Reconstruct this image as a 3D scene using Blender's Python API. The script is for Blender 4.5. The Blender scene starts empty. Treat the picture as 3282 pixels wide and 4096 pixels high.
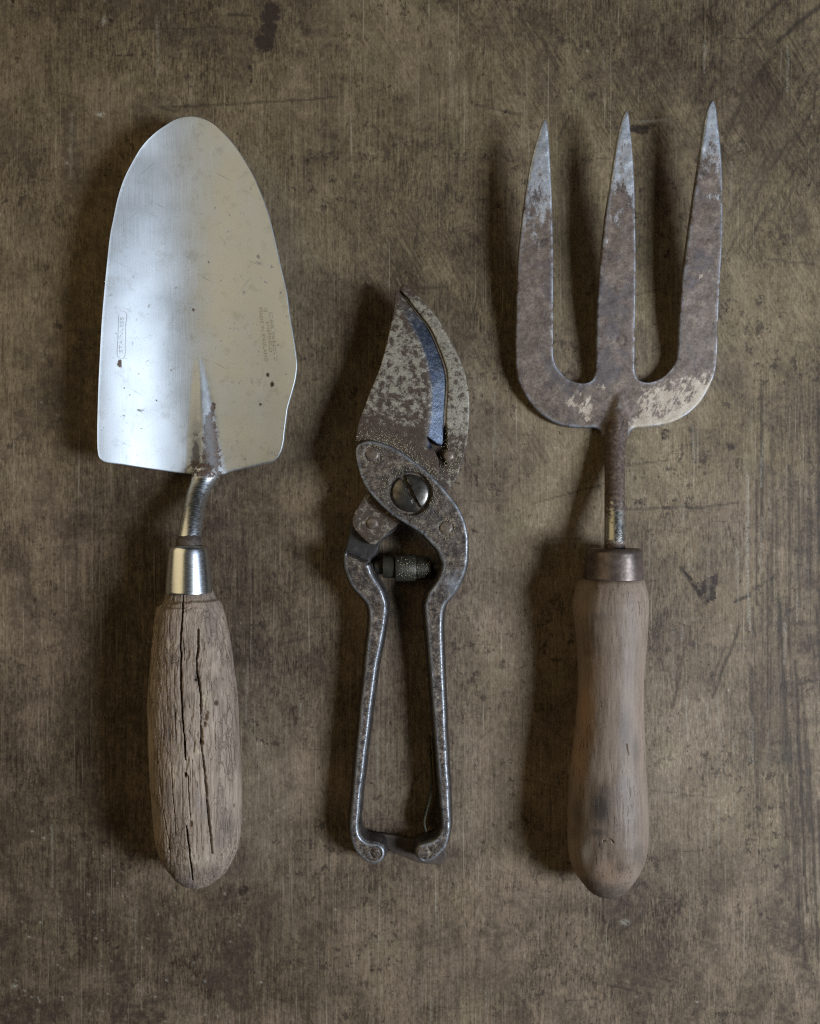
import bpy, math, random
import numpy as np
from mathutils import Vector
from mathutils.geometry import delaunay_2d_cdt

# ------------------------------------------------------------------ units
# 1 unit of the drawing = 0.1 mm; the photographed patch of table is 328 x 410 mm
S = 1e-4
CX, CY, HP = 1641.0, 2048.0, 3400.0          # picture axis and camera height (in 0.1 mm)
SC = bpy.context.scene
COL = SC.collection

# ------------------------------------------------------------------ camera
cam = bpy.data.cameras.new('camera')
cam.sensor_fit = 'VERTICAL'
cam.sensor_height = 24.0
cam.lens = 12.0 / (2048.0 / HP)
cam.clip_start, cam.clip_end = 0.01, 50
camo = bpy.data.objects.new('camera', cam)
camo.location = (0, 0, HP * S)
COL.objects.link(camo)
SC.camera = camo

# ------------------------------------------------------------------ world and lamps
world = bpy.data.worlds.new('World'); SC.world = world; world.use_nodes = True
bg = world.node_tree.nodes['Background']
bg.inputs[0].default_value = (1.0, 0.86, 0.66, 1); bg.inputs[1].default_value = 0.008

def area(name, loc, aim, sx, sy, watts, color, spread=180):
    l = bpy.data.lights.new(name, 'AREA'); l.shape = 'RECTANGLE'; l.size = sx; l.size_y = sy
    l.energy = watts; l.color = color; l.spread = math.radians(spread)
    o = bpy.data.objects.new(name, l); COL.objects.link(o)
    o.location = loc
    d = Vector(aim) - Vector(loc)
    o.rotation_euler = d.to_track_quat('-Z', 'Y').to_euler()
    return o
# window at the right, a little towards the near edge of the table
area('window_light', (0.64, -0.15, 0.575), (0.0, -0.02, 0.0), 0.22, 0.27, 9.9, (0.78, 0.89, 1.0))
# wide dim skylight round the window
area('window_glow', (0.85, -0.05, 0.62), (0.0, 0.0, 0.0), 0.6, 0.5, 1.25, (0.20, 0.38, 1.0))
# warm bounce from the room, above and to the left
area('room_bounce', (-0.52, 0.22, 0.50), (0.0, 0.03, 0.0), 0.60, 0.78, 1.45, (1.0, 0.84, 0.52))

vs = SC.view_settings
vs.view_transform = 'Standard'; vs.look = 'None'; vs.exposure = 0.0; vs.gamma = 1.0
vs.use_curve_mapping = False
SC.cycles.use_denoising = False
SC.cycles.pixel_filter_type = 'BLACKMAN_HARRIS'; SC.cycles.filter_width = 1.2
SC.cycles.sample_clamp_indirect = 3.0
SC.cycles.max_bounces = 6

# ------------------------------------------------------------------ helpers: numbers
def vnoise(x, y, seed=0):
    xi = np.floor(x).astype(np.int64); yi = np.floor(y).astype(np.int64)
    fx = x - xi; fy = y - yi
    fx = fx * fx * (3 - 2 * fx); fy = fy * fy * (3 - 2 * fy)
    def h(a, b):
        v = (a * 374761393 + b * 668265263 + seed * 144665 + 1013904223) & 0xffffffff
        v = ((v ^ (v >> 13)) * 1274126177) & 0xffffffff
        v = v ^ (v >> 16)
        return (v & 0xffff) / 65535.0
    a = h(xi, yi) * (1 - fx) + h(xi + 1, yi) * fx
    b = h(xi, yi + 1) * (1 - fx) + h(xi + 1, yi + 1) * fx
    return a * (1 - fy) + b * fy
def fbm(x, y, oc=4, seed=0, g=0.5):
    t = 0; a = 1; n = 0
    for i in range(oc):
        t = t + a * vnoise(x * 2 ** i + 17.3 * i, y * 2 ** i - 9.1 * i, seed + i * 31); n += a; a *= g
    return t / n
def sstep(a, b, x):
    t = np.clip((x - a) / (b - a), 0, 1); return t * t * (3 - 2 * t)
def itp(x, pts):
    p = np.array(pts, float); return np.interp(x, p[:, 0], p[:, 1])
def segdist(X, Y, pts):
    d = np.full(np.shape(X), 1e9)
    for (x0, y0), (x1, y1) in zip(pts[:-1], pts[1:]):
        dx, dy = x1 - x0, y1 - y0
        t = np.clip(((X - x0) * dx + (Y - y0) * dy) / (dx * dx + dy * dy + 1e-9), 0, 1)
        d = np.minimum(d, np.hypot(X - x0 - t * dx, Y - y0 - t * dy))
    return d
def up(px, py, h):                       # a point of the table drawing at height h
    k = 1 - h / HP
    return ((px - CX) * k, (CY - py) * k, h)
def upn(px, py, h):
    px, py, h = np.broadcast_arrays(np.asarray(px, float), np.asarray(py, float), np.asarray(h, float))
    k = 1 - h / HP
    return np.stack([(px - CX) * k, (CY - py) * k, h], -1)
def unp(V):                              # back to drawing coordinates
    k = 1 - V[:, 2] / HP
    return CX + V[:, 0] / k, CY - V[:, 1] / k
def smooth_path(pts, step, closed=True):
    P = np.array(pts, float); n = len(P); out = []
    rng = range(n) if closed else range(n - 1)
    for i in rng:
        p1, p2 = P[i], P[(i + 1) % n]
        p0 = P[(i - 1) % n] if closed or i > 0 else 2 * p1 - p2
        p3 = P[(i + 2) % n] if closed or i + 2 < n else 2 * p2 - p1
        L = np.hypot(*(p2 - p1)[:2])
        k = max(1, int(round(L / step)))
        d1 = max(np.hypot(*(p1 - p0)[:2]), 1e-6) ** .5; d2 = max(L, 1e-6) ** .5; d3 = max(np.hypot(*(p3 - p2)[:2]), 1e-6) ** .5
        m1 = (p2 - p1) + d2 * ((p1 - p0) / d1 - (p2 - p0) / (d1 + d2))
        m2 = (p2 - p1) + d2 * ((p3 - p2) / d3 - (p3 - p1) / (d2 + d3))
        # keep real corners sharp
        for j in range(k):
            t = j / k
            out.append((2 * t ** 3 - 3 * t * t + 1) * p1 + (t ** 3 - 2 * t * t + t) * m1 + (-2 * t ** 3 + 3 * t * t) * p2 + (t ** 3 - t * t) * m2)
    if not closed: out.append(P[-1])
    return np.array(out)

# ------------------------------------------------------------------ helpers: objects
def thing(name, label, cat, px, py):
    o = bpy.data.objects.new(name, None); COL.objects.link(o)
    o.empty_display_size = 0.02
    x, y, _ = up(px, py, 0); o.location = (x * S, y * S, 0)
    o['label'] = label; o['category'] = cat
    return o
def base_of(parent):
    o = parent
    L = Vector((0, 0, 0))
    while o is not None:
        L += o.location; o = o.parent
    return L
def mk(name, V, F, mat, parent=None, attrs=None, sharp=32, normals=None):
    V = np.asarray(V, float) * S
    L = base_of(parent)
    V = V - np.array(L)
    me = bpy.data.meshes.new(name)
    me.from_pydata(V.tolist(), [], [list(map(int, f)) for f in F])
    me.update()
    me.shade_smooth()
    if sharp is not None: me.set_sharp_from_angle(angle=math.radians(sharp))
    for k, a in (attrs or {}).items():
        at = me.attributes.new(k, 'FLOAT', 'POINT'); at.data.foreach_set('value', np.asarray(a, np.float32))
    if normals is not None: me.normals_split_custom_set(normals)
    me.materials.append(mat)
    o = bpy.data.objects.new(name, me); COL.objects.link(o)
    if parent is not None: o.parent = parent
    return o

def inside(P, ring):
    x, y = P[:, 0], P[:, 1]; c = np.zeros(len(P), bool)
    n = len(ring)
    for i in range(n):
        x0, y0 = ring[i]; x1, y1 = ring[(i + 1) % n]
        if y0 == y1: continue
        m = (y0 > y) != (y1 > y)
        c ^= m & (x < (x1 - x0) * (y - y0) / (y1 - y0) + x0)
    return c
def fill(ring, spacing, seed=1):
    """triangles inside a ring, with inner points on a jittered grid"""
    rs = np.random.RandomState(seed)
    lo, hi = ring.min(0), ring.max(0)
    gx, gy = np.meshgrid(np.arange(lo[0], hi[0], spacing), np.arange(lo[1], hi[1], spacing * .87))
    gx = gx + (np.arange(gx.shape[0]) % 2)[:, None] * spacing * .5
    P = np.stack([gx.ravel(), gy.ravel()], 1) + rs.uniform(-.08, .08, (gx.size, 2)) * spacing
    P = P[inside(P, ring)]
    keep = np.ones(len(P), bool)
    for r in ring: keep &= ((P - r) ** 2).sum(1) > (spacing * .62) ** 2
    P = P[keep]
    allp = np.vstack([ring, P])
    res = delaunay_2d_cdt([Vector(p) for p in allp], [], [list(range(len(ring)))], 1, 1e-4)
    W = np.array([tuple(v) for v in res[0]]); F = [list(f) for f in res[2]]
    return W, F

BEV = [(-9, 0), (-5.5, -.8), (-2.6, -2.8), (-.7, -6), (0, -10)]
def plate(name, outline, hfun, thick, mat, parent, dup=False, spacing=8, step=7, bev=1.0, side=None, attrs=None, sharp=32, smooth=True, scale=None, build=True, jag=0):
    """flat forged piece: outline in drawing coordinates, top height hfun(px,py), rounded rim, side profile"""
    R = smooth_path(outline, step) if smooth else np.array(outline, float)
    if jag:
        R = R + (np.stack([fbm(R[:, 0] / 16, R[:, 1] / 16, 2, 5), fbm(R[:, 0] / 16, R[:, 1] / 16, 2, 9)], 1) - .5) * jag
    h0 = hfun(R[:, 0], R[:, 1])
    W = upn(R[:, 0], R[:, 1], h0)
    ring = W[:, :2]
    A = np.sum(ring[:, 0] * np.roll(ring[:, 1], -1) - np.roll(ring[:, 0], -1) * ring[:, 1])
    if A < 0: ring = ring[::-1]; R = R[::-1]; h0 = h0[::-1]
    t = np.roll(ring, -1, 0) - np.roll(ring, 1, 0)
    t /= np.maximum(np.linalg.norm(t, axis=1, keepdims=True), 1e-9)
    nrm = np.stack([t[:, 1], -t[:, 0]], 1)
    def hw(X, Y):
        h = np.zeros(len(X)) + h0.mean()
        for _ in range(4):
            k = 1 - h / HP; h = hfun(CX + X / k, CY - Y / k)
        return h
    sc_o = np.ones(len(ring)); sc_z = np.ones(len(ring))
    if scale is not None: sc_o, sc_z = scale(R[:, 0], R[:, 1])
    prof = [(o * bev, z * bev, 0) for o, z in BEV]
    if side is None: side = [(0, -1.0)]
    for o, f in side: prof.append((o, 0, f))
    rings = []
    inner = ring + nrm * prof[0][0]
    cw, cf = fill(inner, spacing)
    # CDT may reorder/merge: map ring vertices by position
    hz = hw(cw[:, 0], cw[:, 1])
    V = [np.column_stack([cw, hz])]; F = [f for f in cf]
    n = len(ring)
    from_idx = []
    for p in inner:
        from_idx.append(int(np.argmin(((cw - p) ** 2).sum(1))))
    prev = from_idx; off = len(cw)
    for o, z, f in prof[1:]:
        oo = o * (sc_o if f else 1)
        xy = ring + nrm * (oo[:, None] if np.ndim(oo) else oo)
        hh = h0 + z + f * thick * sc_z
        hh = np.maximum(hh, 1.0)
        V.append(np.column_stack([xy, hh]))
        cur = list(range(off, off + n))
        for i in range(n):
            j = (i + 1) % n
            if prev[i] == prev[j]: F.append([prev[i], cur[i], cur[j]])
            else: F.append([prev[i], cur[i], cur[j], prev[j]])
        prev = cur; off += n
    if dup:
        V.append(np.column_stack([cw, np.maximum(hz - thick, .5)]))
        for f in cf: F.append([i + off for i in f][::-1])
        for i in range(n):
            j = (i + 1) % n
            if from_idx[i] != from_idx[j]: F.append([prev[i], from_idx[i] + off, from_idx[j] + off, prev[j]])
    else: F.append(prev[::-1])
    V = np.vstack(V)
    edge = np.zeros(len(V)); edge[list(set(from_idx))] = .35; edge[len(cw):len(cw) + 3 * n] = 1.0; edge[len(cw) + 3 * n:len(cw) + 4 * n] = .3
    a = None
    if attrs is not None:
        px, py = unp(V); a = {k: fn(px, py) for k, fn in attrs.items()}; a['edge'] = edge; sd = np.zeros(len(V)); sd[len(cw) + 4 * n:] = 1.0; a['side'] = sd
    if not build: return V, F, a
    return mk(name, V, F, mat, parent, a, sharp)

def tube(name, path, mat, parent, nseg=40, step=8, flat=1.0, attrs=None, sharp=50, caps=True, disp=None):
    """round bar along (px,py,h,r)"""
    P = smooth_path(path, step, closed=False)
    C = upn(P[:, 0], P[:, 1], P[:, 2]); r = P[:, 3]
    T = np.gradient(C, axis=0); T /= np.linalg.norm(T, axis=1, keepdims=True)
    upv = np.array([0, 0, 1.0]); V = []; F = []
    th = np.linspace(0, 2 * math.pi, nseg, endpoint=False)
    for i in range(len(C)):
        a = np.cross(T[i], upv); a /= np.linalg.norm(a); b = np.cross(a, T[i])
        V.append(C[i] + r[i] * (np.cos(th)[:, None] * a + flat * np.sin(th)[:, None] * b))
    n = len(C); V = np.vstack(V)
    for i in range(n - 1):
        for j in range(nseg):
            k = (j + 1) % nseg
            F.append([i * nseg + j, i * nseg + k, (i + 1) * nseg + k, (i + 1) * nseg + j])
    if caps:
        F.append(list(range(nseg))[::-1]); F.append(list(range((n - 1) * nseg, n * nseg)))
    if disp is not None: V = disp(V)
    a = None
    if attrs is not None:
        px, py = unp(V); a = {k: fn(px, py) for k, fn in attrs.items()}
    return mk(name, V, F, mat, parent, a, sharp)

def turned(name, left, right, ys, axis_h, mat, parent, top_n=200, low_n=40, vflat=1.0, disp=None, attrs=None, sharp=60, extra_rings=None, centre=None):
    """turned piece lying along y: silhouette from left/right edges; rings at ys"""
    th = np.concatenate([np.linspace(0, math.pi, top_n), np.linspace(math.pi, 2 * math.pi, low_n + 2)[1:-1]])
    xl = itp(ys, [(b, a) for a, b in left]); xr = itp(ys, [(b, a) for a, b in right])
    if np.isscalar(axis_h): axis_h = np.full(len(ys), float(axis_h))
    cx = (xl + xr) / 2 if centre is None else centre
    phi = np.arctan(np.abs(cx - CX) / HP)
    r = (xr - xl) / 2 * (1 - axis_h / HP) * np.cos(phi)
    C = upn(cx, ys, axis_h)
    V = np.zeros((len(ys), len(th), 3))
    V[:, :, 0] = C[:, 0:1] + r[:, None] * np.cos(th)[None]
    V[:, :, 1] = C[:, 1:2]
    V[:, :, 2] = C[:, 2:3] + r[:, None] * vflat * np.sin(th)[None]
    N = np.zeros_like(V); N[:, :, 0] = np.cos(th)[None]; N[:, :, 2] = np.sin(th)[None]
    if disp is not None: V = disp(V, N)
    n, m = len(ys), len(th)
    F = []
    for i in range(n - 1):
        for j in range(m):
            k = (j + 1) % m
            F.append([i * m + j, (i + 1) * m + j, (i + 1) * m + k, i * m + k])
    F = [f[::-1] for f in F]
    F.append(list(range(m))[::-1] if False else list(range(m))); F.append(list(range((n - 1) * m, n * m))[::-1])
    V = V.reshape(-1, 3)
    a = None
    if attrs is not None:
        px, py = unp(V); a = {k: fn(px, py) for k, fn in attrs.items()}
    o = mk(name, V, F, mat, parent, a, sharp)
    return o

# ------------------------------------------------------------------ helpers: materials
class NT:
    def __init__(s, name):
        s.m = bpy.data.materials.new(name); s.m.use_nodes = True
        s.t = s.m.node_tree; s.n = s.t.nodes; s.b = s.n['Principled BSDF']
        s.co = s.n.new('ShaderNodeTexCoord').outputs['Object']
    def put(s, sock, v):
        if isinstance(v, bpy.types.NodeSocket): s.t.links.new(v, sock)
        elif isinstance(v, (tuple, list)) and len(v) == 3 and sock.type == 'RGBA': sock.default_value = (*v, 1)
        else: sock.default_value = v
    def map(s, sc=(1, 1, 1), rot=0, loc=(0, 0, 0)):
        n = s.n.new('ShaderNodeMapping'); s.put(n.inputs['Vector'], s.co)
        # rotate first, then stretch
        if rot:
            r = s.n.new('ShaderNodeVectorRotate'); r.rotation_type = 'Z_AXIS'; s.put(r.inputs['Vector'], s.co); s.put(r.inputs['Angle'], rot)
            s.put(n.inputs['Vector'], r.outputs[0])
        n.inputs['Scale'].default_value = sc; n.inputs['Location'].default_value = loc
        return n.outputs[0]
    def noise(s, scale, detail=4, rough=.55, vec=None, dist=0):
        n = s.n.new('ShaderNodeTexNoise'); s.put(n.inputs['Vector'], vec if vec is not None else s.co)
        n.inputs['Scale'].default_value = scale; n.inputs['Detail'].default_value = detail
        n.inputs['Roughness'].default_value = rough; n.inputs['Distortion'].default_value = dist
        return n.outputs['Fac']
    def vor(s, scale, vec=None, feat='F1'):
        n = s.n.new('ShaderNodeTexVoronoi'); n.feature = feat; s.put(n.inputs['Vector'], vec if vec is not None else s.co)
        n.inputs['Scale'].default_value = scale; return n.outputs['Distance']
    def math(s, op, a, b=None, clamp=False):
        n = s.n.new('ShaderNodeMath'); n.operation = op; n.use_clamp = clamp
        s.put(n.inputs[0], a)
        if b is not None: s.put(n.inputs[1], b)
        return n.outputs[0]
    def rng(s, v, a, b, c=0.0, d=1.0, smooth=True):
        n = s.n.new('ShaderNodeMapRange'); n.interpolation_type = 'SMOOTHSTEP' if smooth else 'LINEAR'
        s.put(n.inputs['Value'], v)
        for i, q in zip(('From Min', 'From Max', 'To Min', 'To Max'), (a, b, c, d)): s.put(n.inputs[i], q)
        return n.outputs[0]
    def mix(s, f, a, b):
        n = s.n.new('ShaderNodeMix'); n.data_type = 'RGBA'
        s.put(n.inputs[0], f); s.put(n.inputs[6], a); s.put(n.inputs[7], b); return n.outputs[2]
    def mul(s, f, a, b):
        n = s.n.new('ShaderNodeMix'); n.data_type = 'RGBA'; n.blend_type = 'MULTIPLY'
        s.put(n.inputs[0], f); s.put(n.inputs[6], a); s.put(n.inputs[7], b); return n.outputs[2]
    def fmix(s, f, a, b):
        n = s.n.new('ShaderNodeMix'); n.data_type = 'FLOAT'
        s.put(n.inputs[0], f); s.put(n.inputs[2], a); s.put(n.inputs[3], b); return n.outputs[0]
    def ramp(s, v, stops):
        n = s.n.new('ShaderNodeValToRGB'); s.put(n.inputs[0], v); e = n.color_ramp.elements
        while len(e) < len(stops): e.new(.5)
        for q, (p, c) in zip(e, stops): q.position = p; q.color = (*c, 1)
        return n.outputs[0]
    def attr(s, name):
        n = s.n.new('ShaderNodeAttribute'); n.attribute_name = name; return n.outputs['Fac']
    def bump(s, h, dist, strength=1.0):
        n = s.n.new('ShaderNodeBump'); n.inputs['Strength'].default_value = strength; n.inputs['Distance'].default_value = dist
        s.put(n.inputs['Height'], h); return n.outputs[0]
    def out(s, color=None, rough=None, metal=None, normal=None, spec=None, **kw):
        for k, v in (('Base Color', color), ('Roughness', rough), ('Metallic', metal), ('Normal', normal), ('Specular IOR Level', spec)):
            if v is not None: s.put(s.b.inputs[k], v)
        for k, v in kw.items(): s.put(s.b.inputs[k.replace('_', ' ')], v)
        return s.m

# ------------------------------------------------------------------ materials
def m_table():
    s = NT('worn_tabletop')
    st1 = s.noise(1, 4, .66, s.map((900, 26, 1)))
    st1b = s.noise(1, 4, .62, s.map((1300, 210, 1)))
    st2 = s.noise(1, 4, .62, s.map((1000, 70, 1), rot=math.radians(-30)))
    st = s.fmix(s.attr('diag'), s.fmix(s.rng(s.noise(14, 3, .5), .38, .62, .35, .85), st1, st1b), st2)
    st = s.rng(st, .30, .70, 0.0, 1.0, False)
    blo = s.noise(60, 10, .72, dist=.6)
    spk = s.rng(s.noise(560, 5, .72, s.map((1, .6, 1))), .30, .70, 0.0, 1.0, False)
    spf = s.rng(s.noise(1250, 3, .7, s.map((1, .7, 1))), .30, .70, 0.0, 1.0, False)
    f = s.math('ADD', s.math('ADD', s.math('MULTIPLY', st, .30), s.math('MULTIPLY', blo, .50)), s.math('ADD', s.math('MULTIPLY', spk, .17), s.math('MULTIPLY', spf, .13)))
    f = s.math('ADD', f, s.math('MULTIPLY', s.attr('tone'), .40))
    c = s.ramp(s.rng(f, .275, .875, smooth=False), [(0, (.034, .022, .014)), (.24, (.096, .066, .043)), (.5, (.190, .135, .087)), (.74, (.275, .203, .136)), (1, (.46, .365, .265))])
    c = s.mul(s.attr('olive'), c, (.96, .98, .86))
    dsh = s.rng(s.noise(1, 4, .66, s.map((700, 80, 1), rot=math.radians(-19))), .60, .68)
    c = s.mul(s.math('MULTIPLY', dsh, .5), c, (.36, .31, .28))
    lsh = s.rng(s.noise(1, 3, .6, s.map((1000, 16, 1), loc=(4, 7, 0))), .62, .70)
    c = s.mix(s.math('MULTIPLY', lsh, .35), c, (.44, .365, .265))
    hsh = s.rng(s.noise(1, 3, .6, s.map((22, 1200, 1), rot=.06, loc=(9, 2, 0))), .685, .73)
    c = s.mul(s.math('MULTIPLY', hsh, .6), c, (.34, .29, .26))
    # clusters of dark specks
    clu = s.math('MULTIPLY', s.rng(s.noise(210, 8, .78, s.map((1, .75, 1), loc=(7, 3, 0))), .545, .60), s.rng(s.noise(26, 3, .5, s.map((1, 1, 1), loc=(1, 8, 0))), .42, .60))
    c = s.mix(s.math('MULTIPLY', clu, .8), c, (.042, .028, .021))
    # dark specks
    sp = s.rng(s.noise(430, 5, .68, s.map((1, .7, 1))), .59, .66)
    sp2 = s.rng(s.noise(80, 4, .6), .42, .6)
    c = s.mul(s.math('MULTIPLY', s.math('MULTIPLY', sp, sp2), .85), c, (.30, .24, .20))
    # greenish tarnish
    c = s.mul(s.math('MULTIPLY', s.rng(s.noise(38, 3, .5), .54, .7), .22), c, (.84, 1.0, .80))
    edge = s.noise(300, 8, .76)
    stain_dark = s.rng(s.math('ADD', s.attr('stain_dark'), s.math('MULTIPLY', s.math('SUBTRACT', edge, .5), 2.4)), .45, .95)
    c = s.mix(s.math('MULTIPLY', stain_dark, .90), c, (.026, .016, .013))
    c = s.mix(s.math('MULTIPLY', s.attr('brown'), s.rng(s.math('ADD', edge, s.math('MULTIPLY', st1b, .5)), .60, .86)), c, (.056, .036, .026))
    scr = s.math('MULTIPLY', s.attr('scratch'), s.rng(s.noise(900, 2, .5), .2, .42))
    c = s.mix(scr, c, (.030, .021, .016))
    lit = s.math('MULTIPLY', s.attr('pale'), s.rng(s.noise(1200, 2, .5), .3, .6))
    c = s.mix(lit, c, (.42, .38, .30))
    b = s.bump(s.math('ADD', s.math('MULTIPLY', st, .6), s.math('SUBTRACT', spk, s.math('MULTIPLY', scr, .6))), .00010, .55)
    return s.out(c, s.rng(blo, .3, .7, .58, .72), .0, b, spec=.18)

def m_trowel_steel():
    s = NT('brushed_stainless_steel')
    br = s.noise(1, 4, .6, s.map((3800, 60, 1)))
    cl = s.noise(55, 4, .55)
    sp = s.noise(900, 3, .6)
    pit = s.rng(s.noise(380, 6, .70), .615, .68)
    pit = s.math('MULTIPLY', pit, s.rng(s.noise(70, 2, .5), .40, .55))
    rust = s.rng(s.math('ADD', s.attr('rust'), s.math('MULTIPLY', s.math('SUBTRACT', s.noise(330, 8, .75), .5), 1.8)), .46, .74)  # rust, plus the left ridge flank's dark reflection painted in
    c = s.ramp(cl, [(.3, (.62, .64, .655)), (.7, (.71, .73, .75))])
    c = s.mul(.35, c, s.ramp(br, [(.3, (.72, .71, .68)), (.7, (1, 1, 1))]))
    c = s.mix(s.math('MULTIPLY', pit, .75), c, (.16, .13, .11))
    c = s.mix(rust, c, s.ramp(s.noise(700, 4, .6), [(.3, (.050, .030, .022)), (.7, (.17, .105, .070))]))
    bad = s.math('MAXIMUM', pit, rust)
    k1 = s.rng(s.noise(1, 2, .5, s.map((60, 1500, 1), rot=.5)), .70, .76)
    k2 = s.rng(s.noise(1, 2, .5, s.map((45, 1700, 1), rot=-.8, loc=(3, 2, 0))), .71, .77)
    scr = s.math('MAXIMUM', k1, k2)
    c = s.mul(s.math('MULTIPLY', scr, .75), c, (.42, .42, .42))
    c = s.mul(s.math('MULTIPLY', s.rng(s.noise(170, 8, .78), .52, .66), .34), c, (.62, .58, .52))
    c = s.mix(s.math('MULTIPLY', s.attr('ridge_shade'), s.rng(s.noise(240, 7, .72), .30, .52)), c, (.20, .20, .20))  # ridge flanks toned grey: their darker reflections painted into the colour
    r = s.math('ADD', s.rng(cl, .3, .7, .56, .64), s.math('MULTIPLY', s.math('SUBTRACT', br, .5), .2))
    r = s.fmix(bad, r, .7)
    h = s.math('SUBTRACT', s.math('ADD', s.math('MULTIPLY', br, .35), s.math('MULTIPLY', sp, .25)), s.math('MULTIPLY', bad, .8))
    return s.out(c, r, s.math('SUBTRACT', 1.0, s.math('MULTIPLY', bad, .85)), s.bump(h, .00005, .5))

def m_chrome(name='polished_ferrule_steel', rust=False, tint=(.52, .50, .44)):
    s = NT(name)
    n = s.noise(60, 3, .5)
    br = s.noise(1, 3, .6, s.map((500, 2500, 500)))
    c = s.ramp(n, [(.3, (.64, .63, .60)), (.7, (.74, .73, .70))])
    r = s.rng(br, .3, .7, .26, .40) if rust else s.rng(br, .3, .7, .25, .30)
    met = 1.0
    h = br
    if rust: c = s.mul(1.0, c, tint)
    if rust:
        rs = s.rng(s.math('ADD', s.attr('rust'), s.math('MULTIPLY', s.math('SUBTRACT', s.noise(420, 8, .75), .5), 1.7)), .40, .62)
        c = s.mix(rs, c, s.ramp(s.noise(800, 4, .65), [(.3, (.030, .018, .013)), (.5, (.085, .053, .037)), (.7, (.19, .125, .088))]))
        r = s.fmix(rs, r, .62); met = s.math('SUBTRACT', 1.0, s.math('MULTIPLY', rs, .9))
        h = s.math('ADD', s.math('MULTIPLY', br, .1), s.math('MULTIPLY', s.math('MULTIPLY', rs, s.noise(1300, 4, .6)), 2.0))
    return s.out(c, r, met, s.bump(h, .00006, .4 if rust else .08))

def m_old_wood():
    s = NT('weathered_cracked_wood')
    g = s.noise(1, 6, .65, s.map((900, 45, 900)))
    g2 = s.noise(1, 4, .6, s.map((2600, 130, 2600)))
    bl = s.noise(75, 5, .6, s.map((1, .5, 1)))
    f = s.math('ADD', s.math('MULTIPLY', g, .5), s.math('ADD', s.math('MULTIPLY', g2, .3), s.math('MULTIPLY', bl, .45)))
    c = s.ramp(s.rng(f, .38, .88, smooth=False), [(0, (.085, .058, .041)), (.3, (.205, .148, .108)), (.6, (.345, .258, .190)), (1, (.58, .46, .345))])
    c = s.mix(s.math('MULTIPLY', s.rng(s.noise(60, 4, .6, s.map((1, .3, 1), loc=(3, 1, 0))), .55, .72), .55), c, (.115, .105, .120))
    c = s.mix(s.math('MULTIPLY', s.attr('pale'), s.rng(s.noise(500, 3, .6), .35, .6)), c, (.52, .42, .29))
    c = s.mix(s.math('MULTIPLY', s.attr('dirt'), .8), c, (.035, .028, .026))
    pore = s.rng(s.noise(1, 3, .6, s.map((1500, 110, 1500))), .64, .72)
    c = s.mul(s.math('MULTIPLY', pore, .8), c, (.30, .25, .22))
    wv = s.n.new('ShaderNodeVectorMath'); wv.operation = 'ADD'; s.put(wv.inputs[0], s.map((430, 95, 430)))
    cb = s.n.new('ShaderNodeCombineXYZ'); s.put(cb.inputs[0], s.math('MULTIPLY', s.noise(300, 3, .6), 1.6)); s.put(cb.inputs[1], s.math('MULTIPLY', s.noise(380, 3, .6, s.map((1, 1, 1), loc=(5, 5, 5))), 1.6)); s.put(wv.inputs[1], cb.outputs[0])
    chk = s.rng(s.vor(1, wv.outputs[0], 'DISTANCE_TO_EDGE'), .02, .09, 1.0, 0.0)
    chk = s.math('MULTIPLY', chk, s.rng(s.noise(70, 4, .6, s.map((1, .5, 1), loc=(8, 1, 2))), .42, .60))
    c = s.mul(s.math('MULTIPLY', chk, .5), c, (.34, .28, .24))
    h = s.math('SUBTRACT', s.math('ADD', g, s.math('MULTIPLY', g2, .6)), s.math('ADD', pore, s.math('MULTIPLY', chk, .8)))
    return s.out(c, .72, 0.0, s.bump(h, .0004, .9), spec=.30)

def m_fork_wood():
    s = NT('worn_smooth_wood')
    g = s.noise(1, 5, .6, s.map((700, 30, 700)))
    bl = s.noise(45, 4, .55, s.map((1, .45, 1)))
    f = s.math('ADD', s.math('MULTIPLY', g, .34), s.math('ADD', s.math('MULTIPLY', bl, .52), s.math('MULTIPLY', s.noise(1100, 3, .65), .2)))
    c = s.ramp(s.rng(f, .35, .72, smooth=False), [(0, (.115, .080, .058)), (.35, (.195, .140, .102)), (.7, (.260, .187, .135)), (1, (.35, .262, .19))])
    c = s.mix(s.math('MULTIPLY', s.attr('warm'), .7), c, (.36, .205, .115))
    pore = s.math('MULTIPLY', s.rng(s.noise(1, 3, .6, s.map((1900, 95, 1900))), .60, .66), s.rng(s.noise(60, 3, .5, s.map((1, .4, 1))), .36, .58))
    c = s.mul(s.math('MULTIPLY', pore, .8), c, (.30, .25, .22))
    sm = s.math('MULTIPLY', s.attr('dirt'), s.rng(s.noise(260, 5, .65, s.map((1, .4, 1))), .12, .40))
    c = s.mix(s.math('MULTIPLY', sm, .95), c, (.036, .030, .027))
    c = s.mix(s.math('MULTIPLY', s.attr('pale'), .55), c, (.34, .28, .22))
    h = s.math('SUBTRACT', s.math('MULTIPLY', g, .5), s.math('MULTIPLY', pore, 1.2))
    return s.out(c, s.rng(bl, .3, .7, .52, .66), 0.0, s.bump(h, .00016, .8), spec=.30)

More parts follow.
